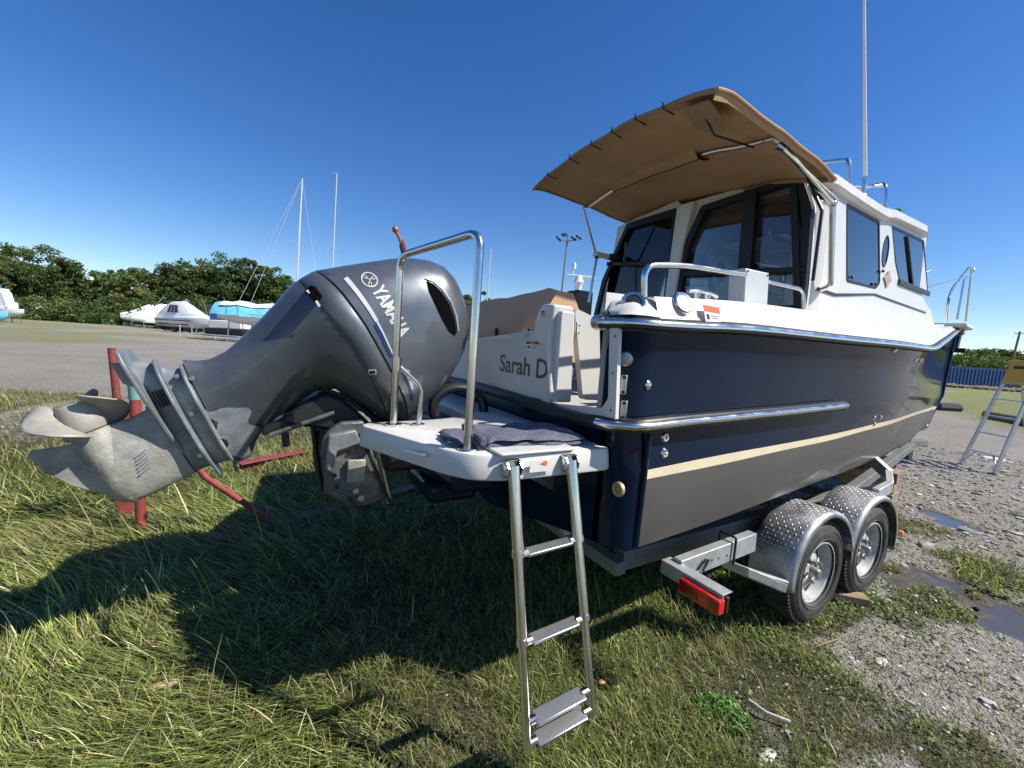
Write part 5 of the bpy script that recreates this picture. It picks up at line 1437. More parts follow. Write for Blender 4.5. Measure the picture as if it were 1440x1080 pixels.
build('cable_loop', MB().tube([at(505, 610, y=2.28), at(520, 640, y=2.27), at(540, 690, y=2.28), at(552, 712, y=2.3)], .010, 8).tube([at(490, 700, y=2.27), at(505, 716, y=2.27), at(520, 712, y=2.3)], .008, 8), M['dark'], eng)
build('mounting_plate_sun_block', MB().box((.90, EY, 1.08), (.62, .44, .26)), M['dark'], eng, bevel=.03)  # enlarged to block sun falling through the platform notch
build('steering_tube', MB().cyl((.52, EY - .28, 1.17), (.52, EY + .28, 1.17), .035, 14), M['engworn'], eng)
# ================================================================== trailer
tr = thing('boat_trailer', 'galvanised tandem axle boat trailer with diamond plate fenders under the boat', 'trailer', (3.5, YC, 0))
for yy in (1.62, 2 * YC - 1.62):
    build('main_beam', MB().bar((1.72, yy, .56), (4.4, yy, .59), .08, .11).bar((4.4, yy, .59), (8.6, YC + (.1 if yy > YC else -.1), .58), .08, .10), M['galv_shade'], tr, bevel=.006)
    build('bunk', MB().bar((1.5, YC + (yy - YC) * .72, .755), (6.0, YC + (yy - YC) * .68, .80), .09, .05), M['dark'], tr, bevel=.01)
build('tongue', MB().bar((8.4, YC, .58), (9.5, YC, .56), .09, .10), M['galv_shade'], tr, bevel=.006)
for x, z, yi in ((1.62, .58, 1.5), (2.9, .50, 1.5), (4.4, .55, 1.6), (6.0, .57, 2.05)):
    build('cross_member', MB().bar((x, yi, z), (x, 2 * YC - yi, z), .07, .07), M['galv_shade'], tr, bevel=.006)
build('cross_member', MB().bar((1.50, 1.86, .66), (2.05, 1.82, .655), .05, .05), M['galv'], tr, bevel=.004)
def side(mi):
    f = (lambda p: mir(p)) if mi else (lambda p: Vector(p))
    def bb(name, mb, m, **k):
        mb.v = [tuple(f(v)) for v in mb.v]; return build(name, mb, m, tr, **k)
    def bbp(name, mb, m, par, **k):
        mb.v = [tuple(f(v)) for v in mb.v]; return build(name, mb, m, par, **k)
    # upright longitudinal stub with U bolt, outrigger carrying the lamp
    sb = bb('fender_beam', MB().bar((1.93, 1.40, .565), (2.62, 1.40, .60), .055, .115), M['galv'], bevel=.004)
    bbp('u_bolt', MB().tube([(2.38, 1.36, .52), (2.38, 1.36, .675), (2.38, 1.46, .675), (2.38, 1.46, .52)], .007, 8, .01), M['dark'], sb)
    bbp('tie_hook', MB().tube([(2.06, 1.365, .55), (2.11, 1.36, .60), (2.15, 1.365, .59), (2.10, 1.36, .535)], .006, 6), M['dark'], sb)
    for x in (2.19, 2.25, 2.33): bbp('bolt_hole', MB().cyl((x, 1.372, .575), (x, 1.3705, .575), .006, 8), M['dark'], sb)
    bb('lamp_arm', MB().bar((1.91, 1.46, .60), (1.91, 1.10, .60), .075, .006, up=(0, 0, 1)).bar((1.88, 1.46, .565), (1.88, 1.10, .565), .006, .075), M['galv'], bevel=.001)
    la = bb('tail_lamp', MB().box((1.865, 1.205, .545), (.05, .225, .075)), M['lens'], bevel=.008, seg=3)
    bbp('lamp_segment', MB().box((1.8385, 1.255, .545), (.006, .10, .058)), M['lensd'], la, bevel=.003)
    bbp('reflector', MB().box((1.8385, 1.125, .545), (.006, .045, .058)), M['lensd'], la, bevel=.003)
    bbp('lamp_back', MB().box((1.902, 1.205, .55), (.022, .235, .082)), M['dark'], la, bevel=.003)
    bb('fender_step', MB().prism([(2.40, 1.44, .455), (2.44, 1.30, .455), (2.66, 1.19, .365), (2.66, 1.215, .355), (2.50, 1.44, .42)], (0, 0, .055)), M['galv'], bevel=.004)
    bb('fender_bracket', MB().bar((2.52, 1.44, .43), (2.72, 1.22, .385), .03, .05), M['galv'], bevel=.004)
    for k, (wx, wz) in enumerate(((3.15, .352), (3.90, .365))):
        # axle, tyre, rim
        wy = 1.24
        w = bb('wheel', MB().lathe([(.045, -.19), (.06, -.10), (.14, -.09), (.15, -.075), (.185, -.06), (.19, -.02), (.207, -.008), (.213, -.004), (.213, .002), (.203, .004)], (wx, wy, wz), (0, -1, 0), 48), M['rim'], smooth=45)
        ty = bbp('tyre', MB().lathe([(.200, -.01), (.225, .006), (.262, .017), (.300, .014), (.328, -.004), (.340, -.026), (.343, -.06), (.344, -.10), (.343, -.15), (.335, -.18), (.30, -.205), (.22, -.20), (.20, -.19)], (wx, wy, wz), (0, -1, 0), 64), M['tyre'], w, smooth=45)
        tb = MB()
        for i in range(76):
            a = 2 * math.pi * i / 76
            for j, yo in enumerate((-.018, -.055, -.095, -.135, -.17)):
                aa = a + (.04 if j % 2 else 0); rr = .344 if j not in (0, 4) else .339
                e = Vector((math.cos(aa), 0, math.sin(aa)))
                tb.box(Vector((wx, wy - yo - .0 + 0, wz)) + e * (rr + .001), (.020, .028, .013), Matrix.Rotation(-aa + math.pi / 2 + 0, 3, 'Y') @ Matrix.Rotation(.25 * (1 if j % 2 else -1), 3, 'Z'))
        bbp('tread_blocks', tb, M['tyre'], w, smooth=None, kind='stuff', fixn=False)
        sw_ = MB()
        for rr in (.235, .287): sw_.lathe([(rr - .004, .0125), (rr, .0165 if rr < .25 else .0185), (rr + .004, .0125)], (wx, wy, wz), (0, -1, 0), 64)
        bbp('sidewall_rib', sw_, M['tyre'], w, smooth=60)
        # rim spokes with hand holes, hub cap and lugs
        sp_ = MB(); n_ = 5
        for i in range(n_):
            a0 = 2 * math.pi * i / n_ + .3
            rws = []
            for rr, yo in ((.055, .058), (.085, .062), (.12, .075), (.150, .088), (.168, .092)):
                hw = {.055: .60, .085: .48, .12: .36, .150: .42, .168: .55}[rr]
                rws.append([Vector((wx + rr * math.cos(a0 + q), wy + yo - .02, wz + rr * math.sin(a0 + q))) for q in np.linspace(-hw, hw, 7)])
            sp_.grid(rws)
        so_ = bbp('rim_disc', sp_, M['rim'], w, smooth=60); q_ = so_.modifiers.new('solid', 'SOLIDIFY'); q_.thickness = .006
        bbp('rim_well', MB().lathe([(.188, .02), (.178, .05), (.172, .09), (.168, .14)], (wx, wy, wz), (0, 1, 0), 48), M['rim'], w, smooth=60)
        bbp('hub_cap', MB().lathe([(0, .0), (.024, -.002), (.030, -.012), (.034, -.05), (.06, -.055), (.062, -.075)], (wx, wy - .012, wz), (0, -1, 0), 20), M['hubm'], w, smooth=50)
        lg = MB()
        for i in range(5):
            a0 = 2 * math.pi * (i + .5) / 5; lg.cyl((wx + .07 * math.cos(a0), wy + .035, wz + .07 * math.sin(a0)), (wx + .07 * math.cos(a0), wy + .008, wz + .07 * math.sin(a0)), .011, 6)
            
        bbp('lug_nuts', lg, M['hubm'], w)
        bbp('drum', MB().cyl((wx, wy + .10, wz), (wx, wy + .17, wz), .14, 24), M['dark'], w)
        # fender: half barrel with rolled edge
        fr = .400; rows = []; a0, a1 = (R(-3), R(188)) if k == 0 else (R(-14), R(172))
        yo0, yo1 = 1.205, 1.475
        K = 34
        prof = [(yo0, -.035), (yo0, -.012), (yo0 + .008, 0), (yo0 + .03, .006), (yo1 - .02, .006), (yo1, 0), (yo1, -.10)]
        for i in range(K + 1):
            a = a0 + (a1 - a0) * i / K
            rows.append([Vector((wx + (fr + dr) * math.cos(a), y_, wz + .03 + (fr + dr) * math.sin(a) * .97)) for y_, dr in prof])
        fd = bb('fender', MB().grid(rows), M['plate'], smooth=50)
        q_ = fd.modifiers.new('solid', 'SOLIDIFY'); q_.thickness = .004
        tb = MB()
        na = 46; nw = 9
        for i in range(na):
            a = a0 + (a1 - a0) * (i + .5) / na
            e = Vector((math.cos(a), 0, math.sin(a) * .97)); tn = Vector((-math.sin(a), 0, math.cos(a)))
            for j in range(nw):
                y_ = yo0 + .028 + (yo1 - yo0 - .05) * (j + .5) / nw
                s_ = 1 if (i + j) % 2 else -1
                c = Vector((wx, y_, wz + .03)) + e * (fr + .0072)
                ax = (tn * s_ + Vector((0, 1, 0))).normalized() * .0090; cr = (tn * -s_ + Vector((0, 1, 0))).normalized() * .0032
                cr = (Vector((0, 1, 0)) - ax.normalized() * ax.normalized().y).normalized() * .0030
                tb.add([c - ax, c + cr, c + ax, c - cr, c + e * .0020], [(0, 1, 4), (1, 2, 4), (2, 3, 4), (3, 0, 4)])
        bbp('tread_pattern', tb, M['tread'], fd, smooth=None, kind='stuff')
        build_ax = None
    bb('fender_link', MB().bar((3.50, 1.21, .50), (3.56, 1.35, .50), .05, .006), M['galv'])
    bb('marker_lamp', MB().box((4.335, 1.20, .44), (.035, .03, .04)), M['amber'], bevel=.006)
    # forward guide bracket rising to the hull
    pa = [(4.30, 1.30, .77), (4.62, 1.45, .80), (4.98, 1.60, .90), (5.30, 1.80, 1.10)]
    bb('guide_arm', MB().bar((4.10, 1.32, .74), (4.42, 1.34, .76), .05, .09).bar((4.42, 1.34, .76), (4.62, 1.42, .82), .05, .09).bar((4.62, 1.42, .82), (4.75, 1.72, 1.0), .05, .09), M['galv'], bevel=.005)
    bb('guide_leg', MB().bar((4.40, 1.36, .74), (4.40, 1.60, .60), .06, .08), M['galv'], bevel=.005)
side(False); side(True)
for x, z in ((3.15, .352), (3.90, .365)): build('axle', MB().bar((x, 1.36, z), (x, 2 * YC - 1.36, z), .07, .07), M['galv'], tr, bevel=.005)
jk = build('jack_wheel', MB().cyl((8.7, 2.44, .42), (8.7, 2.52, .42), .09, 18), M['dark'], tr)
build('jack_stem', MB().cyl((8.7, 2.48, .42), (8.7, 2.48, .75), .03, 10), M['galv'], jk)
# timbers
pl = MB().prism([at(1180, 822, z=.015), at(1225, 840, z=.015), at(1205, 852, z=.015), at(1172, 831, z=.015)], (0, 0, .05))
tag(build('timber_chock', MB().bar((3.52, 1.46, .045), (3.78, 1.17, .045), .10, .055), M['wood'], bevel=.004), 'short weathered plank lying between the two trailer wheels', 'plank')
c = at(1215, 655, z=.12)
blk = thing('timber_block_stack', 'dark timber cribbing block under the boat forward of the trailer wheels', 'timber blocks', (6.9, 2.30, 0))
for k, (dx, dy) in enumerate(((0, 0), (.02, .02), (-.01, .0))):
    build('timber_block', MB().box((6.9 + dx, 2.30 + dy, .09 + .14 * k), (.35, .55, .135), Matrix.Rotation(.15 + .05 * k, 3, 'Z')), M['wood'] if k else M['wood'], blk, bevel=.006)
b2 = Vector((9.3, 2.95, 0))
tag(build('timber_prop', MB().box((b2.x, b2.y, .14), (.5, .35, .27), Matrix.Rotation(.3, 3, 'Z')), M['wood'], bevel=.008), 'square timber prop on the gravel under the bow', 'timber block')
# ================================================================== towel, flag, red cradle, step ladder
def drape(name, corner, ux, uy, nx_, ny_, th, seed, par=None, fold=0.012):
    rr = lattice(seed); rows = []
    for i in range(nx_ + 1):
        row = []
        for j in range(ny_ + 1):
            p = corner + ux * (i / nx_) + uy * (j / ny_)
            h = float(rr(np.array(i * .23), np.array(j * .23))) * fold + float(rr(np.array(i * .9 + 40), np.array(j * .9))) * fold * .3
            e = min(i, nx_ - i, j, ny_ - j); h += th if e > 0 else 0.0
            p = p + Vector(((float(rr(np.array(i * .3 + 90), np.array(j * .3))) - .5) * .03, (float(rr(np.array(i * .3), np.array(j * .3 + 90))) - .5) * .03, h))
            row.append(p)
        rows.append(row)
    o = build(name, MB().grid(rows), M['towel'], par, smooth=80)
    s_ = o.modifiers.new('sub', 'SUBSURF'); s_.levels = 1; s_.render_levels = 1
    return o
tw = thing('folded_towel', 'folded dark grey towel lying on the swim platform beside the tall rail', 'towel', (.95, 1.55, 1.293))
z_ = 1.288
drape('towel_layer', Vector((.735, 1.43, z_)), Vector((.50, -.035, 0)), Vector((.05, .33, 0)), 26, 20, .012, 21, tw)
drape('towel_layer', Vector((.745, 1.44, z_ + .014)), Vector((.47, -.04, 0)), Vector((.05, .30, 0)), 26, 18, .016, 22, tw, .018)
drape('towel_layer', Vector((.62, 1.53, z_)), Vector((.16, -.03, 0)), Vector((.05, .22, 0)), 12, 12, .018, 23, tw, .02)
mb = MB().tube([Vector((.742 + .05 * q, 1.435 + .30 * q, z_ + .028 + .006 * math.sin(q * 9))) for q in np.linspace(0, 1, 10)], .014, 8)
build('towel_roll', mb, M['towel'], tw)
# flag staff
f0, f1 = at(570, 360, y=2.75), at(556, 323, y=2.75)
fs2 = thing('rolled_flag', 'small varnished flagstaff with a rolled dark flag rising behind the engine cowling', 'flag', tuple(f0 - Vector((0, 0, .25))))
build('staff', MB().tube([f0 - Vector((0, 0, .3)), f0, at(563, 338, y=2.75), f1], .011, 8).sphere(f1, .022, 10), M['varnish'], fs2)
build('rolled_cloth', MB().tube([at(571, 362, y=2.72), at(565, 346, y=2.75), at(566, 338, y=2.75)], .022, 8, r2=.010), M['flagc'], fs2)
build('red_fold', MB().tube([at(572, 360, y=2.70), at(570, 348, y=2.74), at(566, 338, y=2.75)], .010, 6), M['flagr'], fs2)
# red steel cradle standing in the grass behind the raised engine
cr_ = thing('red_steel_cradle', 'weathered red steel boat cradle frame standing in the grass behind the raised propeller', 'cradle', (-.8, 4.3, 0))
def rp(px, py, y): return at(px, py, y=y)
a = rp(200, 757, 4.18); b_ = rp(189, 555, 4.18)
pA_ = build('post', MB().tube([Vector((a.x, a.y, -.05)), rp(190, 562, 4.18)], .035, 16), M['red'], cr_)
build('post_top', MB().tube([rp(190, 562, 4.18), rp(184, 506, 4.18)], .037, 16).tube([rp(184, 506, 4.18), rp(183.5, 502, 4.18)], .02, 10), M['teal'], pA_)
a = rp(178, 735, 4.6)
mb = MB().lathe([(.055, 0), (.055, .0)], (0, 0, 0), (0, 0, 1), 8)
pB_ = build('post', MB().tube([Vector((a.x + .02, a.y, -.05)), rp(157, 490, 4.6)], .027, 16, cap=True), M['red'], cr_)
build('post_bore', MB().cyl(rp(157, 491, 4.6), rp(157, 489.6, 4.6), .021, 14), M['dark'], pB_)
build('gusset', MB().prism([rp(160, 700, 4.5), rp(188, 700, 4.5), rp(186, 735, 4.5), rp(176, 745, 4.5)], (0, .02, 0)), M['red'], cr_, bevel=.004)
build('brace_plate', MB().bar(rp(172, 575, 4.4), rp(192, 585, 4.4), .03, .09), M['red'], cr_)
build('diagonal_brace', MB().tube([rp(262, 640, 3.98), rp(290, 672, 3.98), rp(390, 738, 3.98)], .024, 12), M['red'], cr_)
g1, g2 = at(295, 758, z=.05), at(560, 690, z=.05)
d_ = (g2 - g1).normalized()
build('ground_beam', MB().bar(g1, g2 + d_ * 1.2, .13, .012).bar(g1 - Vector((0, 0, .045)), g2 + d_ * 1.2 - Vector((0, 0, .045)), .012, .09), M['red'], cr_, bevel=.003)
g3, g4 = at(335, 652, z=.09), at(428, 634, z=.09)
build('ground_beam', MB().bar(g3, g4, .14, .012).bar(g3 - Vector((0, 0, .06)), g4 - Vector((0, 0, .06)), .012, .11), M['red'], cr_, bevel=.003)
# step ladder on the gravel at the right
sl_ = thing('step_ladder', 'open aluminium step ladder with yellow top standing on the gravel at the right edge', 'ladder', tuple(at(1380, 660, z=0)))
F1, F2 = at(1398, 668, z=0), at(1351, 654, z=0)
dF = (F2 - F1); dF.z = 0; Wd = dF.length
back = Vector((dF.y, -dF.x, 0)).normalized(); back = back if back.x > 0 else -back
HL = 2.0
B1, B2 = F1 + back * 1.15 + Vector((0, 0, 0)), F2 + back * 1.15
tc1 = F1 + dF * .13 + back * .50 + Vector((0, 0, HL)); tc2 = F2 - dF * .13 + back * .50 + Vector((0, 0, HL))
for a, b_ in ((F1, tc1), (F2, tc2)):
    r_ = build('front_rail', MB().bar(a + Vector((0, 0, .02)), b_, .028, .062, up=tuple(back)), M['alu'], sl_, bevel=.004)
    build('foot', MB().box(a + Vector((0, 0, .02)), (.06, .06, .04)), M['pole'], r_, bevel=.005)
tb1, tb2 = tc1 + back * .12, tc2 + back * .12
for a, b_ in ((B1, tb1), (B2, tb2)): build('rear_rail', MB().bar(a, b_, .025, .05, up=tuple(back)), M['alu'], sl_, bevel=.004)
for t_ in (.16, .34, .50, .66, .82):
    build('step', MB().bar(F1.lerp(tc1, t_), F2.lerp(tc2, t_), .075, .022), M['alu'], sl_, bevel=.004)
for t_ in (.10, .34, .56, .76): build('rear_bar', MB().bar(B1.lerp(tb1, t_), B2.lerp(tb2, t_), .02, .03), M['alu'], sl_, bevel=.003)
build('spreader', MB().bar(F1.lerp(tc1, .62), B1.lerp(tb1, .62), .02, .012).bar(F2.lerp(tc2, .62), B2.lerp(tb2, .62), .02, .012), M['alu'], sl_)
build('knee_brace', MB().bar(F1.lerp(tc1, .06), F1.lerp(F2, .25).lerp(tc1.lerp(tc2, .25), .16), .02, .02), M['alu'], sl_)
build('knee_brace', MB().bar(F2.lerp(tc2, .06), F2.lerp(F1, .25).lerp(tc2.lerp(tc1, .25), .16), .02, .02), M['alu'], sl_)
cc = (tc1 + tc2 + tb1 + tb2) / 4; uu = (tc2 - tc1).normalized()
ang_ = math.atan2(uu.y, uu.x)
tp_ = build('top_cap', MB().box(cc + Vector((0, 0, .02)), ((tc2 - tc1).length + .08, .24, .05), Matrix.Rotation(ang_, 3, 'Z')), M['yellow'], sl_, bevel=.01)
# yellow front apron below the cap, with a dark handle slot
ap1, ap2 = F1.lerp(tc1, .80) - back * .03, F2.lerp(tc2, .80) - back * .03
e1_, e2_ = tc1 - back * .05, tc2 - back * .05
build('front_apron', MB().add([ap1, ap2, e2_ + Vector((0, 0, .03)), e1_ + Vector((0, 0, .03)), ap1 + back * .02, ap2 + back * .02, e2_ + back * .02 + Vector((0, 0, .03)), e1_ + back * .02 + Vector((0, 0, .03))], [(0, 1, 2, 3), (7, 6, 5, 4), (0, 4, 5, 1), (1, 5, 6, 2), (2, 6, 7, 3), (3, 7, 4, 0)]), M['yellow'], sl_)
q0 = e1_.lerp(e2_, .28).lerp(ap1.lerp(ap2, .28), .22) - back * .006; q1 = e1_.lerp(e2_, .78).lerp(ap1.lerp(ap2, .78), .22) - back * .006
build('handle_slot', MB().bar(q0, q1, .008, .055), M['dark'], sl_)
# ================================================================== far things
def basis(px, d):
    """ground point, sideways unit (to the right of the view) and depth unit"""
    p = far(px, d); rt = Vector((_v.y, -_v.x, 0)).normalized(); fw = Vector((_v.x, _v.y, 0)).normalized()
    return p, rt, fw
def yh(px): return 484 + .07 * (px - 720)
def mperpx(px, d): return d / 600.0
leafrng = np.random.default_rng(5)
def crown_mesh(name, c, rx, rz, nclump, nleaf, leaf, cols, par, flat=.55):
    cl = leafrng.normal(0, 1, (nclump, 3)); cl /= np.linalg.norm(cl, axis=1)[:, None]
    rad = leafrng.uniform(.35, 1.0, (nclump, 1)) ** .5
    cl = cl * rad * np.array([rx, rx, rz]) * leafrng.uniform(.85, 1.12, (nclump, 1))
    cr = leafrng.uniform(.16, .34, nclump) * rx
    lo = leafrng.normal(0, 1, (nclump, nleaf, 3)); lo /= np.linalg.norm(lo, axis=2)[..., None]
    lo *= (leafrng.random((nclump, nleaf, 1)) ** .4) * cr[:, None, None] * np.array([1.15, 1.15, .75])
    P = (cl[:, None] + lo).reshape(-1, 3); n = len(P)
    P[:, 2] = np.maximum(P[:, 2], -rz * .95)
    a = leafrng.normal(0, 1, (n, 3)); a /= np.linalg.norm(a, axis=1)[:, None]
    b_ = leafrng.normal(0, 1, (n, 3)); b_ -= a * (a * b_).sum(1)[:, None]; b_ /= np.linalg.norm(b_, axis=1)[:, None]
    s = leaf * leafrng.uniform(.6, 1.4, (n, 1))
    P = P + np.array(c)
    V = np.stack([P - a * s - b_ * s * .1, P - b_ * s * .6, P + a * s, P + b_ * s * .6], 1).reshape(-1, 3)
    ci = leafrng.choice(len(cols), nclump); C = np.array(cols)[ci]
    C = np.repeat(C, nleaf, 0) * leafrng.uniform(.7, 1.35, (n, 1)); C = np.repeat(C, 4, 0)
    return np_mesh(name, V, np.arange(n * 4).reshape(n, 4), C, M['leaf'], parent=par)
LEAFC = [(.085, .130, .040), (.115, .165, .050), (.060, .098, .030), (.145, .185, .060), (.10, .13, .05)]
DARKC = [(.055, .095, .028), (.080, .125, .034), (.046, .078, .024), (.10, .145, .040)]
def tree(px, d, topy, label, w=1.0, cols=LEAFC, dens=1.0, group=None, name='broadleaf_tree', leafs=None):
    p, rt, fw = basis(px, d)
    H = (yh(px) - topy) * d / 600.0 + HC
    t_ = thing(name, label, 'tree', tuple(p), group or 'trees beyond the lot')
    rz = H * .47; rx = H * .40 * w
    c = p + Vector((0, 0, H - rz))
    build('trunk', MB().tube([p - Vector((0, 0, .3)), p + Vector((.1, .1, H * .35)), c + Vector((0, 0, rz * .4))], H * .022, 7, r2=H * .006).tube([p + Vector((0, 0, H * .3)), c + Vector((rx * .4, .2, rz * .1))], H * .01, 6, r2=H * .004).tube([p + Vector((0, 0, H * .33)), c + Vector((-rx * .4, -.3, rz * .1))], H * .01, 6, r2=H * .004), M['bark'], t_)
    nc = int(70 * dens)
    tv = leafrng.uniform(.75, 1.3); cols = [(a_ * tv * leafrng.uniform(.9, 1.2), b_ * tv, c_ * tv) for a_, b_, c_ in cols]
    sub_ = []
    nl = 6
    for k in range(nl):
        q_ = leafrng.uniform(-1, 1, 3); fz = leafrng.uniform(.55, 1.0)
        sub_.append((c + Vector((rx * .55 * q_[0], rx * .55 * q_[1], rz * (.52 * q_[2] + .05))), rx * .62 * fz, rz * .50 * fz))
    sub_ += [(c, rx * .88, rz * .80)] * 3 + [(c + Vector((0, 0, rz * .35)), rx * .62, rz * .62), (c - Vector((0, 0, rz * .35)), rx * .95, rz * .6), (c - Vector((0, 0, rz * .35)), rx * .95, rz * .6)]
    VV_, CC_ = [], []
    for cc_, rx_, rz_ in sub_:
        o_ = crown_mesh('crown', tuple(cc_), rx_, rz_, max(9, int(nc / 7)), 110, leafs or d * .0024, cols, None)
        n_ = len(o_.data.vertices); v_ = np.empty(n_ * 3, np.float32); o_.data.vertices.foreach_get('co', v_); k_ = np.empty(n_ * 4, np.float32); o_.data.color_attributes['Col'].data.foreach_get('color', k_)
        VV_.append(v_.reshape(-1, 3)); CC_.append(k_.reshape(-1, 4)[:, :3]); me_ = o_.data; bpy.data.objects.remove(o_); bpy.data.meshes.remove(me_)
    V_ = np.concatenate(VV_); np_mesh('crown', V_, np.arange(len(V_)).reshape(-1, 4), np.concatenate(CC_), M['leaf'], parent=t_)
    return t_
def bush(px, d, h, w, label, group=None, cols=DARKC):
    p, rt, fw = basis(px, d)
    t_ = thing('bush', label, 'bush', tuple(p), group or 'bushes at the edge of the wood')
    crown_mesh('foliage', tuple(p + Vector((0, 0, h * .5))), w, h * .55, 30, 90, d * .0027, cols, t_)
    build('stem', MB().tube([p - Vector((0, 0, .2)), p + Vector((0, 0, h * .5))], .06, 6, r2=.02), M['bark'], t_)
left = [(-42, 84, 338, 'rounded green tree half outside the left edge behind the lot', 1.15), (-5, 80, 340, 'large leafy tree at the far left edge above the small boats', 1.05), (38, 84, 341, 'broad light green tree second from the left beyond the lot', 1.1), (72, 86, 350, 'green tree whose crown slopes down towards the gap in the tree line', .95), (100, 90, 374, 'low dense tree just left of the gap in the tree line', .9), (122, 96, 396, 'small far tree standing in the gap of the tree line', .8),
        (148, 92, 378, 'green tree just right of the gap in the tree line', .95), (180, 88, 374, 'light leafed tree left of centre in the wood behind the boats', 1.0), (212, 94, 372, 'mid green tree behind the small shrink wrapped boats', 1.0), (240, 96, 364, 'dark tree rising above the cabin cruiser', 1.0), (270, 100, 365, 'dark tree between the cruiser and the sailboat', 1.0), (302, 104, 358, 'tallest dark tree of the hill behind the sailboat', 1.1), (338, 104, 361, 'dark crowned tree over the blue tarpaulin boat', 1.1), (370, 104, 368, 'dark tree just left of the nearer mast', 1.0), (402, 106, 382, 'dark tree behind the nearer mast', 1.0), (436, 108, 400, 'dark tree mostly hidden behind the engine cowling', 1.0)]
for px, d, ty, lb, w in left: tree(px, d, ty, lb, w, LEAFC if px < 215 else DARKC, 1.15)
for i, (px, d, h, w) in enumerate(((10, 76, 3.2, 5), (60, 78, 4.4, 5), (105, 82, 2.6, 4.5), (150, 84, 4.2, 5), (195, 84, 3.4, 5.5), (235, 86, 5.5, 6), (275, 86, 4, 6.5), (320, 88, 6.2, 7), (365, 90, 5, 7), (410, 90, 6, 7))):
    bush(px, d, h, w, ['undergrowth below the leftmost tree of the lot', 'undergrowth below the broad light green tree', 'low bush in the gap of the tree line', 'bush at the wood edge right of the gap', 'bush behind the smallest wrapped boat', 'dark bush above the wrapped boats', 'dark bush behind the cruiser windshield', 'dark bush behind the blue tarpaulin', 'dark bush behind the nearer mast foot', 'dark bush hidden by the engine cowling'][i], cols=LEAFC if px < 210 else DARKC)
bt = basis(297, 78)[0]
bare = thing('bare_shrub', 'brownish twiggy shrub standing behind the white boats', 'shrub', tuple(bt))
mb = MB(); rr = random.Random(4)
for k in range(60):
    a = rr.uniform(0, 6.28); l = rr.uniform(.3, 1); q = Vector((math.cos(a) * 3.2 * l, math.sin(a) * 2 * l, rr.uniform(2, 6.2)))
    mb.tube([bt, bt + q * .5 + Vector((0, 0, .5)), bt + q], .05, 4, r2=.02)
build('twigs', mb, mat('grey twigs', (.16, .13, .10), .9), bare)
for px, ty, w, lb in ((600, 410, 1, 'tree just hidden by the cowling top'), (648, 408, 1.0, 'green tree seen between cowling and tall rail'), (672, 412, .9, 'green tree top right of the tall rail'), (700, 420, .9, 'green tree behind the tan seat cover')):
    tree(px, 95, ty, lb, w, LEAFC, .9)
for px, d, ty, w, lb in ((1300, 92, 500, 1.1, 'low tree hidden behind the bow'), (1340, 90, 497, 1.1, 'green tree right behind the bow above the blue container'), (1368, 92, 493, 1.1, 'round green tree above the left end of the blue container'), (1398, 94, 487, 1.15, 'tallest green tree left of the utility pole'), (1425, 92, 492, 1.1, 'green tree behind the utility pole'), (1455, 90, 493, 1.1, 'green tree cut by the right edge'), (1490, 92, 490, 1.1, 'green tree outside the right edge')):
    tree(px, d, ty, lb, w * 1.5, LEAFC, 1.0)
for i, (px, d, h, w) in enumerate(((1335, 84, 5, 6), (1375, 84, 5, 6.5), (1415, 84, 5, 6.5), (1455, 84, 5, 7))):
    bush(px, d, h, w, ['dark hedge growth behind the bow end of the container', 'dark hedge growth above the middle of the container', 'dark hedge growth below the utility pole', 'dark hedge growth at the right edge above the container'][i])
# distant wooded ridge closes the horizon
rd = []
rngl = random.Random(3)
def ridge(name, px0, px1, d, h, m, n=60):
    rows = [[], [], []]
    for i in range(n + 1):
        px = px0 + (px1 - px0) * i / n; p = far(px, d)
        hh_ = h * (.6 + .4 * math.sin(i * .31) * math.sin(i * .11 + 2)) + rngl.uniform(-.5, .5)
        fw = Vector((p.x, p.y, 0)).normalized()
        rows[0].append(p - Vector((0, 0, 1))); rows[1].append(p + Vector((0, 0, hh_ * .8))); rows[2].append(p + fw * 25 + Vector((0, 0, hh_)))
    build(name, MB().grid(rows), m, None, smooth=80, kind='structure')
hillm = mat('distant woodland', (.045, .07, .03), .9, var=.3, vscale=.3, bump=1.0, bscale=.6)
ridge('hills', -900, 1300, 260, 9, hillm)
ridge('hills', 1250, 2600, 230, 8, hillm, 30)
# ---- boats in the lot
def lp(px, d, along=0, up=0, deep=0):
    p, rt, fw = basis(px, d); return p + rt * along + Vector((0, 0, up)) + fw * deep
def far_hull(root, p, ax, L, B, z0, z1, m, m2, sheer=.25, transom=.8):
    """simple hull: bow toward +ax"""
    sd_ = Vector((-ax.y, ax.x, 0)); rowsT, rowsB = [], []
    rows = []
    for i in range(13):
        t_ = i / 12; b = B / 2 * (transom + (1 - transom) * min(1, t_ * 3)) * (1 - max(0, (t_ - .45) / .55) ** 2.2)
        zt = z1 + sheer * t_ * t_; zb_ = z0 + (z1 - z0) * .55 * max(0, (t_ - .6) / .4) ** 2
        c = p + ax * (t_ - .5) * L
        rows.append([c + sd_ * b + Vector((0, 0, zt)), c + sd_ * b * .93 + Vector((0, 0, (zt + zb_) / 2)), c + sd_ * b * .6 + Vector((0, 0, zb_ + .12)), c + Vector((0, 0, zb_)), c - sd_ * b * .6 + Vector((0, 0, zb_ + .12)), c - sd_ * b * .93 + Vector((0, 0, (zt + zb_) / 2)), c - sd_ * b + Vector((0, 0, zt))])
    mb = MB().grid(rows); mb.add(rows[0], [tuple(range(7))]); mb.add([q for r_ in rows for q in (r_[0], r_[-1])], [(2 * i, 2 * i + 1, 2 * i + 3, 2 * i + 2) for i in range(12)])
    return build('hull', mb, m, root, smooth=50)
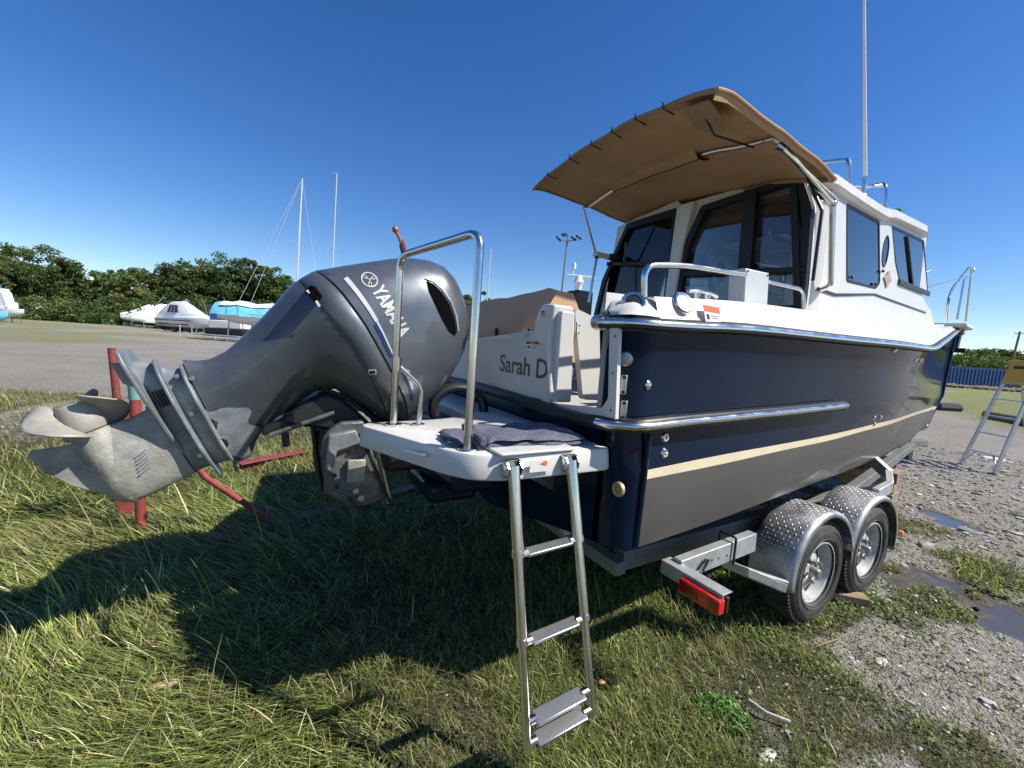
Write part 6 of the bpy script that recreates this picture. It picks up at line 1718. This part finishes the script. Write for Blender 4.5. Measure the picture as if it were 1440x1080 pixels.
def stands(root, p, ax, L, B, z, m=None):
    sd_ = Vector((-ax.y, ax.x, 0))
    for s_ in (-1, 1):
        for t_ in (-.3, .05, .3):
            q = p + ax * L * t_ + sd_ * s_ * B * .45
            build('stand', MB().tube([Vector((q.x, q.y, 0)), q + Vector((0, 0, z)) - sd_ * s_ * .3], .05, 6), m or M['pole'], root)
_, RT, FW = basis(300, 60)
# wrapped cabin cruiser
def cruiser(px, d, L, lab, ax, hz=.45, win=True, m=None, sc=1.0):
    p = far(px, d); m = m or M['boatw']
    root = thing('shrink_wrapped_boat', lab, 'boat', tuple(p), 'white boats stored along the far side of the lot')
    build('rub_stripe', MB().bar(p - ax * L * .5 + Vector((0, 0, hz + 1.0 * sc)) - FW * L * .158, p + ax * L * .2 + Vector((0, 0, hz + 1.05 * sc)) - FW * L * .158, .03, .10), M['dark'], root)
    sd_ = Vector((-ax.y, ax.x, 0))
    far_hull(root, p, ax, L, L * .31, hz, hz + 1.25 * sc, m, None, .35)
    build('lower_hull', far_lower(p, ax, L, L * .26, hz - .25, hz + .25), M['boatn'], root, smooth=50)
    rows = []
    for t_, h_, b_ in ((-.46, .5, .9), (-.40, 1.3, .8), (-.25, 1.95, .72), (-.05, 2.0, .68), (.12, 1.35, .66), (.28, .8, .55), (.42, .45, .30), (.5, .25, .05)):
        c = p + ax * L * t_ + Vector((0, 0, hz + 1.2 * sc)); b_ = b_ * L * .155; h_ *= sc
        rows.append([c + sd_ * b_ * 1.0, c + sd_ * b_ * .9 + Vector((0, 0, h_ * .6)), c + sd_ * b_ * .45 + Vector((0, 0, h_)), c + Vector((0, 0, h_ * 1.04)), c - sd_ * b_ * .45 + Vector((0, 0, h_)), c - sd_ * b_ * .9 + Vector((0, 0, h_ * .6)), c - sd_ * b_])
    mb = MB().grid(rows); mb.add(rows[0], [tuple(range(7))])
    build('canvas_enclosure', mb, M['tarpw'], root, smooth=45)
    if win:
        s_ = -1 if (sd_.dot(FW) > 0) else 1
        o_ = sd_ * s_ * L * .155 * .70
        c = p + ax * L * -.15 + Vector((0, 0, hz + 1.2 * sc))
        q = [c + o_ * 1.02 + ax * -.95 + Vector((0, 0, .72 * sc)), c + o_ * 1.02 + ax * .95 + Vector((0, 0, .72 * sc)), c + o_ * .80 + ax * .65 + Vector((0, 0, 1.58 * sc)), c + o_ * .80 + ax * -.75 + Vector((0, 0, 1.62 * sc))]
        wn_ = build('window', MB().prism(q, o_.normalized() * .06), M['winpane'], root)
        build('window_bar', MB().bar(q[0].lerp(q[1], .33) + o_.normalized() * .08, q[3].lerp(q[2], .33) + o_.normalized() * .08, .05, .05).bar(q[0].lerp(q[1], .66) + o_.normalized() * .08, q[3].lerp(q[2], .66) + o_.normalized() * .08, .05, .05), M['pole'], wn_)
    build('rail', MB().tube([p + ax * L * t_ + sd_ * (-1 if sd_.dot(FW) > 0 else 1) * L * .15 * (1 - max(0, t_ - .2) * 1.6) + Vector((0, 0, hz + 1.7 * sc + .3 * t_)) for t_ in (.05, .2, .35, .48)], .025, 5), M['silver'], root)
    build('fender_band', MB().bar(p - ax * L * .47 + Vector((0, 0, hz + .55 * sc)) - FW * L * .146, p + ax * L * .15 + Vector((0, 0, hz + .6 * sc)) - FW * L * .146, .03, .16), M['boatn'], root)
    stands(root, p, ax, L, L * .28, hz + .3)
    build('trailer_axle', MB().bar(p - ax * L * .4 + Vector((0, 0, .4)), p + ax * L * .45 + Vector((0, 0, .45)), .9, .12), M['pole'], root)
    for s2 in (-1, 1):
        for dx in (-.1, .02):
            c = p + ax * L * dx + sd_ * s2 * L * .12 + Vector((0, 0, .32)); build('wheel', MB().cyl(c - sd_ * .12, c + sd_ * .12, .32, 14), M['dark'], root)
    return root
def far_lower(p, ax, L, B, z0, z1):
    sd_ = Vector((-ax.y, ax.x, 0)); rows = []
    for i in range(9):
        t_ = i / 8; b = B / 2 * (1 - max(0, (t_ - .5) / .5) ** 2); c = p + ax * (t_ - .5) * L * .96
        z0_ = z0 + (z1 - z0) * max(0, (t_ - .6) / .4) ** 2
        rows.append([c + sd_ * b + Vector((0, 0, z1 + .05)), c + Vector((0, 0, z0_)), c - sd_ * b + Vector((0, 0, z1 + .05))])
    return MB().grid(rows)
axR = (RT * .95 + FW * -.25).normalized()
cruiser(264, 60, 9.2, 'white cabin cruiser with dark enclosure window on stands, left of the sailboat', axR, .5, True, None, 1.2)
bb_ = lp(282, 64, 0, 4.0); 
cruiser(222, 76, 7.5, 'small white wrapped boat just left of the cruiser', (RT * -.5 - FW * .85).normalized(), .7, False, M['tarpw'], 1.15)
cruiser(205, 84, 7.5, 'second small white wrapped boat further left of the cruiser', (RT * -.6 - FW * .8).normalized(), .7, False, M['tarpw'], 1.15)
cruiser(190, 92, 7, 'leftmost and smallest of the white wrapped boats', (RT * -.6 - FW * .8).normalized(), .6, False, M['tarpw'], 1.1)
ph = lp(223, 70, 0, 0)
# small pole leaning over the wrapped boats
tag(build('leaning_mast', MB().tube([lp(213, 74, 0, 3.2), lp(230, 74, 0, 5.6)], .05, 6), M['silver']), 'short pale mast leaning over the small wrapped boats', 'mast')
# radar post on the cruiser
crp = thing('cruiser_radar_arch', 'thin radar post with a cross arm standing on the white cruiser', 'radar', tuple(lp(262, 64, 0, 3.9)))
build('post', MB().tube([lp(262, 64, 0, 3.7), lp(262, 64, 0, 5.0)], .04, 6), M['boatw'], crp); build('arm', MB().tube([lp(258, 64, 0, 4.7), lp(266, 64, 0, 4.7)], .04, 6), M['boatw'], crp)
# blue-topped dumpster/boat behind, white skiff on blue hull
p = far(325, 48)
wk = thing('work_boat', 'white and dark blue open boat on a low trailer under the sailboat bow', 'boat', tuple(p))
far_hull(wk, p, RT, 5.2, 2.0, .45, 1.15, M['boatn'], None, .1); build('white_topside', MB().bar(p - RT * 1.9 + Vector((0, 0, 1.6)), p + RT * 1.7 + Vector((0, 0, 1.7)), 1.9, .9), M['boatw'], wk, bevel=.1)
build('trailer_frame', MB().bar(p - RT * 5 + Vector((0, 0, .45)) - FW * 1.2, p + RT * 2.4 + Vector((0, 0, .45)) - FW * 1.2, .08, .1).bar(p - RT * 5 + Vector((0, 0, .45)) + FW * 1, p + RT * 2.4 + Vector((0, 0, .45)) + FW * 1, .08, .1), M['silver'], wk)
for k in range(6): build('trailer_post', MB().tube([p - RT * (4.8 - k * 1.3) - FW * 1.2, p - RT * (4.8 - k * 1.3) - FW * 1.2 + Vector((0, 0, 1.3 if k < 3 else .5))], .04, 6), M['silver'], wk)
pc = far(322, 56)
tag(build('blue_shed', MB().box(pc + Vector((0, 0, 1.95)), (3.4, 2.4, 3.9), Matrix.Rotation(math.atan2(RT.y, RT.x), 3, 'Z')), M['boatblue'], bevel=.03), 'dark blue box shaped shelter behind the tarpaulined sailboat bow', 'shelter')
# sailboat with tarpaulin, mast and rigging
p = far(372, 44); ax = RT
sb2 = thing('sailboat', 'white sailboat under a light blue tarpaulin with its mast standing, behind the engine', 'sailboat', tuple(p))
far_hull(sb2, p + Vector((0, 0, 0)), -ax, 9.8, 2.8, 1.75, 2.75, M['boatw'], None, .35)
build('keel', MB().box(p + Vector((0, 0, 1.0)), (1.6, .25, 1.9), Matrix.Rotation(math.atan2(RT.y, RT.x), 3, 'Z')), M['boatw'], sb2, bevel=.05)
rows = []
for t_ in np.linspace(-.51, .51, 18):
    c = p + ax * 9.8 * t_; b_ = 1.5 * (1 - abs(t_ * 1.75) ** 3 * .5); hh_ = 3.95 + .12 * math.sin(t_ * 21) - (.3 if t_ < -.45 else 0)
    row = []
    for q in np.linspace(-1, 1, 13):
        row.append(c + FW * b_ * q + Vector((0, 0, 2.55 + .22 * -t_ + (hh_ - 2.6) * (1 - abs(q) ** 1.8) + .05 * math.sin(q * 17 + t_ * 30))))
    rows.append(row)
build('tarpaulin', MB().grid(rows), M['tarpb'], sb2, smooth=70)
wr = []
for t_ in np.linspace(-.42, .51, 12):
    c = p + ax * 9.8 * t_; row = []
    for q in np.linspace(-.55, .5, 7): row.append(c + FW * 1.5 * q + Vector((0, 0, 2.64 + .22 * -t_ + (3.97 + .12 * math.sin(t_ * 21) - 2.6) * (1 - abs(q) ** 1.8) + .02)))
    wr.append(row)
build('white_top_sheet', MB().grid(wr), M['tarpw'], sb2, smooth=70)
stands(sb2, p, ax, 9.8, 3.0, 2.0)
m0 = lp(415, 44, 0, 3.0); mt = lp(420, 44, 0, (yh(420) - 260) * 44 / 600 + HC)
ms = build('mast', MB().tube([m0, mt], .09, 8, r2=.07), M['silver'], sb2)
build('spreaders', MB().tube([m0.lerp(mt, .55) - RT * .8 , m0.lerp(mt, .55) + RT * .8], .03, 6), M['silver'], ms)
rg = MB()
for q in (lp(352, 42, 0, 3.9), lp(335, 42, 0, 3.9), lp(452, 46, 0, 3.4), lp(412, 42, 0, 3.2)): rg.tube([mt, q], .018, 4)
build('rigging', rg, M['silver'], sb2)
p2 = far(500, 52)
sb3 = thing('hidden_sailboat', 'second sailboat hidden behind the engine, its thin mast rising right of the first', 'sailboat', tuple(p2))
far_hull(sb3, p2, RT, 8, 2.6, 1.2, 2.3, M['boatw'], None, .3)
mA = lp(464, 52, 0, 2.2); mB = lp(467, 52, 0, (yh(467) - 254) * 52 / 600 + HC)
ms = build('mast', MB().tube([mA, mB], .08, 8, r2=.06), M['silver'], sb3)
build('spreaders', MB().tube([mA.lerp(mB, .52) - RT * .7, mA.lerp(mB, .52) + RT * .7], .03, 6).tube([mB - RT * .6 + Vector((0, 0, .15)), mB + RT * .3 + Vector((0, 0, .15))], .02, 5), M['silver'], ms)
rg = MB()
for q in (lp(440, 50, 0, 3.0), lp(490, 52, 0, 3.0)): rg.tube([mB, q], .014, 4)
build('rigging', rg, M['cable'], sb3)
p4 = far(690, 70)
sb4 = thing('far_sailboat', 'distant sailboat behind the seat cover with a thin mast right of the tall rail', 'sailboat', tuple(p4))
far_hull(sb4, p4, RT, 8, 2.6, 1.2, 2.3, M['boatw'], None, .3)
mA = lp(681, 70, 0, 2.2); mB = lp(682, 70, 0, (yh(682) - 353) * 70 / 600 + HC)
build('mast', MB().tube([mA, mB], .09, 6, r2=.08), M['silver'], sb4); build('rigging', MB().tube([mB, lp(694, 70, 0, 3)], .025, 4), M['silver'], sb4)
# boats at the far left edge
p = far(8, 52)
lb_ = thing('moored_dinghy', 'pale turquoise boat end cut by the left edge', 'boat', tuple(far(2, 48)))
q = far(-6, 46); far_hull(lb_, q, RT, 2.6, 1.6, .3, 1.35, M['tarpb'], None, .1)
lb2 = thing('white_runabout', 'white runabout with folded canopy frame at the far left edge', 'boat', tuple(far(5, 54)))
q = far(4, 54); far_hull(lb2, q, RT, 5.4, 2.0, .7, 1.6, M['boatw'], None, .2)
build('windscreen', MB().prism([lp(-2, 54, 0, 1.7), lp(8, 54, 0, 1.7), lp(2, 54, 0, 3.6), lp(-3, 54, 0, 4.2)], FW * 1.2), M['tarpw'], lb2)
build('console', MB().box(lp(18, 54, 0, 2.0), (.8, .8, 1.1)), M['boatw'], lb2, bevel=.1)
build('canopy_frame', MB().tube([lp(-3, 54, 0, 4.4), lp(12, 54, 0, 5.0)], .04, 6).tube([lp(2, 54, 0, 4.6), lp(8, 54, 0, 2.2), lp(16, 54, 0, 1.6)], .04, 6), M['teal'], lb2)
stands(lb2, q, RT, 5, 1.8, .9)
# lamp mast behind the boat
d = 46; p = far(781, d)
lm_ = thing('lamp_mast', 'tall grey lamp mast with four floodlights rising behind the boat', 'lamp post', tuple(p))
top_ = lp(786, d, 0, (yh(786) - 341) * d / 600 + HC)
build('pole', MB().tube([p, top_], .13, 8, r2=.09), M['pole'], lm_)
build('cross_arm', MB().tube([top_ - RT * .7 - Vector((0, 0, .15)), top_ + Vector((0, 0, -.2)), top_ + RT * .9 - Vector((0, 0, .0))], .05, 6).tube([top_, top_ + Vector((-.0, 0, .4))], .05, 6), M['pole'], lm_)
for q, rot in ((top_ - RT * .95 - Vector((0, 0, -.0)), .5), (top_ - RT * .35 + Vector((0, 0, .45)), -.3), (top_ + RT * .65 + Vector((0, 0, .12)), .3), (top_ + RT * 1.15 + Vector((0, 0, .28)), .3)):
    build('floodlight', MB().box(q, (.62, .4, .2), Matrix.Rotation(rot, 3, 'Y') @ Matrix.Rotation(.6, 3, 'X')), M['dark'], lm_, bevel=.04)
# neighbour boat's flybridge top with radar, just beyond
d = 16; p = far(815, d)
nb = thing('neighbouring_boat', 'white boat beyond with a dark canvas top and white radar bar', 'boat', tuple(p))
far_hull(nb, p + RT * .5, RT, 7.0, 2.4, .7, 1.9, M['boatw'], None, .2)
rows = []
for t_ in np.linspace(0, 1, 8):
    c = lp(793 + 34 * t_, d, 0, 0); rows.append([c + Vector((0, 0, 1.9)), c + Vector((0, 0, (yh(800) - 411) * d / 600 + HC + .05 * math.sin(t_ * 3.1))), c + FW * 1.4 + Vector((0, 0, (yh(800) - 409) * d / 600 + HC)), c + FW * 1.6 + Vector((0, 0, 1.9))])
mb = MB().grid(rows); mb.add(rows[0], [(0, 1, 2, 3)]); mb.add(rows[-1], [(0, 1, 2, 3)])
build('dark_canvas_top', mb, M['dark'], nb, smooth=50)
z0 = (yh(805) - 402) * d / 600 + HC
build('radar_pedestal', MB().lathe([(.0, .32), (.10, .31), (.14, .2), (.20, .08), (.14, 0), (.12, -.2)], lp(806, d, 0, z0), (0, 0, 1), 16), M['boatw'], nb)
build('radar_bar', MB().bar(lp(787, d, 0, (yh(787) - 388.5) * d / 600 + HC), lp(828, d, 0, (yh(828) - 393) * d / 600 + HC), .10, .07), M['boatw'], nb, bevel=.02)
build('satellite_dome', MB().tube([lp(797, d, 0, (yh(797) - 392) * d / 600 + HC), lp(798, d, 0, (yh(797) - 381) * d / 600 + HC)], .02, 6).lathe([(0, .26), (.05, .25), (.07, .2), (.07, .04), (.04, 0), (0, 0)], lp(798, d, 0, (yh(798) - 382) * d / 600 + HC), (0, 0, 1), 12), M['boatw'], nb)
# blue container, rubble strip, utility pole and wires on the right
pa, pb = far(1300, 66), far(1500, 66)
cn = thing('blue_container', 'long dark blue container wall across the grass at the right', 'container', tuple((pa + pb) / 2))
hC = (yh(1385) - 518) * 66 / 600 + HC
dd = (pb - pa).normalized(); nnv = Vector((-dd.y, dd.x, 0))
build('box', MB().box((pa + pb) / 2 + Vector((0, 0, hC / 2)) + FW * 1.3, ((pb - pa).length, 2.4, hC), Matrix.Rotation(math.atan2(dd.y, dd.x), 3, 'Z')), M['bluewall'], cn)
mb = MB(); L_ = (pb - pa).length
for k in range(int(L_ / .55)): mb.box(pa + dd * (k * .55 + .3) + Vector((0, 0, hC / 2)) + FW * .04, (.26, .03, hC * .92), Matrix.Rotation(math.atan2(dd.y, dd.x), 3, 'Z'))
build('corrugation', mb, M['bluewall'], cn, smooth=None, kind='stuff')
mb = MB(); rr = random.Random(9)
for k in range(150):
    px = rr.uniform(1322, 1440); dq = rr.uniform(56, 62); mb.sphere(lp(px, dq, 0, .1), rr.uniform(.25, .7), 6, (1, 1, .7))
rb = build('rubble_strip', mb, mat('brown rubble', (.16, .12, .085), .9, var=.4), None, smooth=None, kind='stuff'); tag(rb, 'low strip of brown rubble in front of the blue container', 'rubble')
d = 70; up_ = thing('utility_pole', 'wooden utility pole rising above the trees at the right', 'utility pole', tuple(far(1416, d)))
tpp = lp(1422.5, d, 0, (yh(1422) - 467) * d / 600 + HC)
build('pole', MB().tube([far(1416, d), tpp], .19, 8, r2=.14), M['wood'], up_); build('cross_arm', MB().tube([tpp - RT * .8 - Vector((0, 0, .3)), tpp + RT * .8 - Vector((0, 0, .3))], .07, 6), M['wood'], up_)
build('wires', MB().tube([tpp - Vector((0, 0, .3)), lp(1375, d, 0, tpp.z - .8), lp(1300, d, 0, tpp.z - 1.5)], .02, 4).tube([tpp, lp(1600, d, 0, tpp.z + .5)], .02, 4), M['cable'], up_)
# kerb logs at the edge of the far grass
lg = at(1340, 577, z=.1)
tag(build('black_log', MB().tube([at(1318, 572, z=.15), at(1348, 574, z=.15)], .22, 8), M['dark']), 'black pipe lying at the grass edge behind the bow', 'pipe')
tag(build('dark_kerb_log', MB().tube([at(1388, 583, z=.15), at(1440, 592, z=.15), at(1470, 598, z=.15)], .2, 8), M['wood']), 'dark timber log edging the mown grass behind the step ladder', 'log')
for o in bpy.data.objects:
    if '_w' in o: del o['_w']
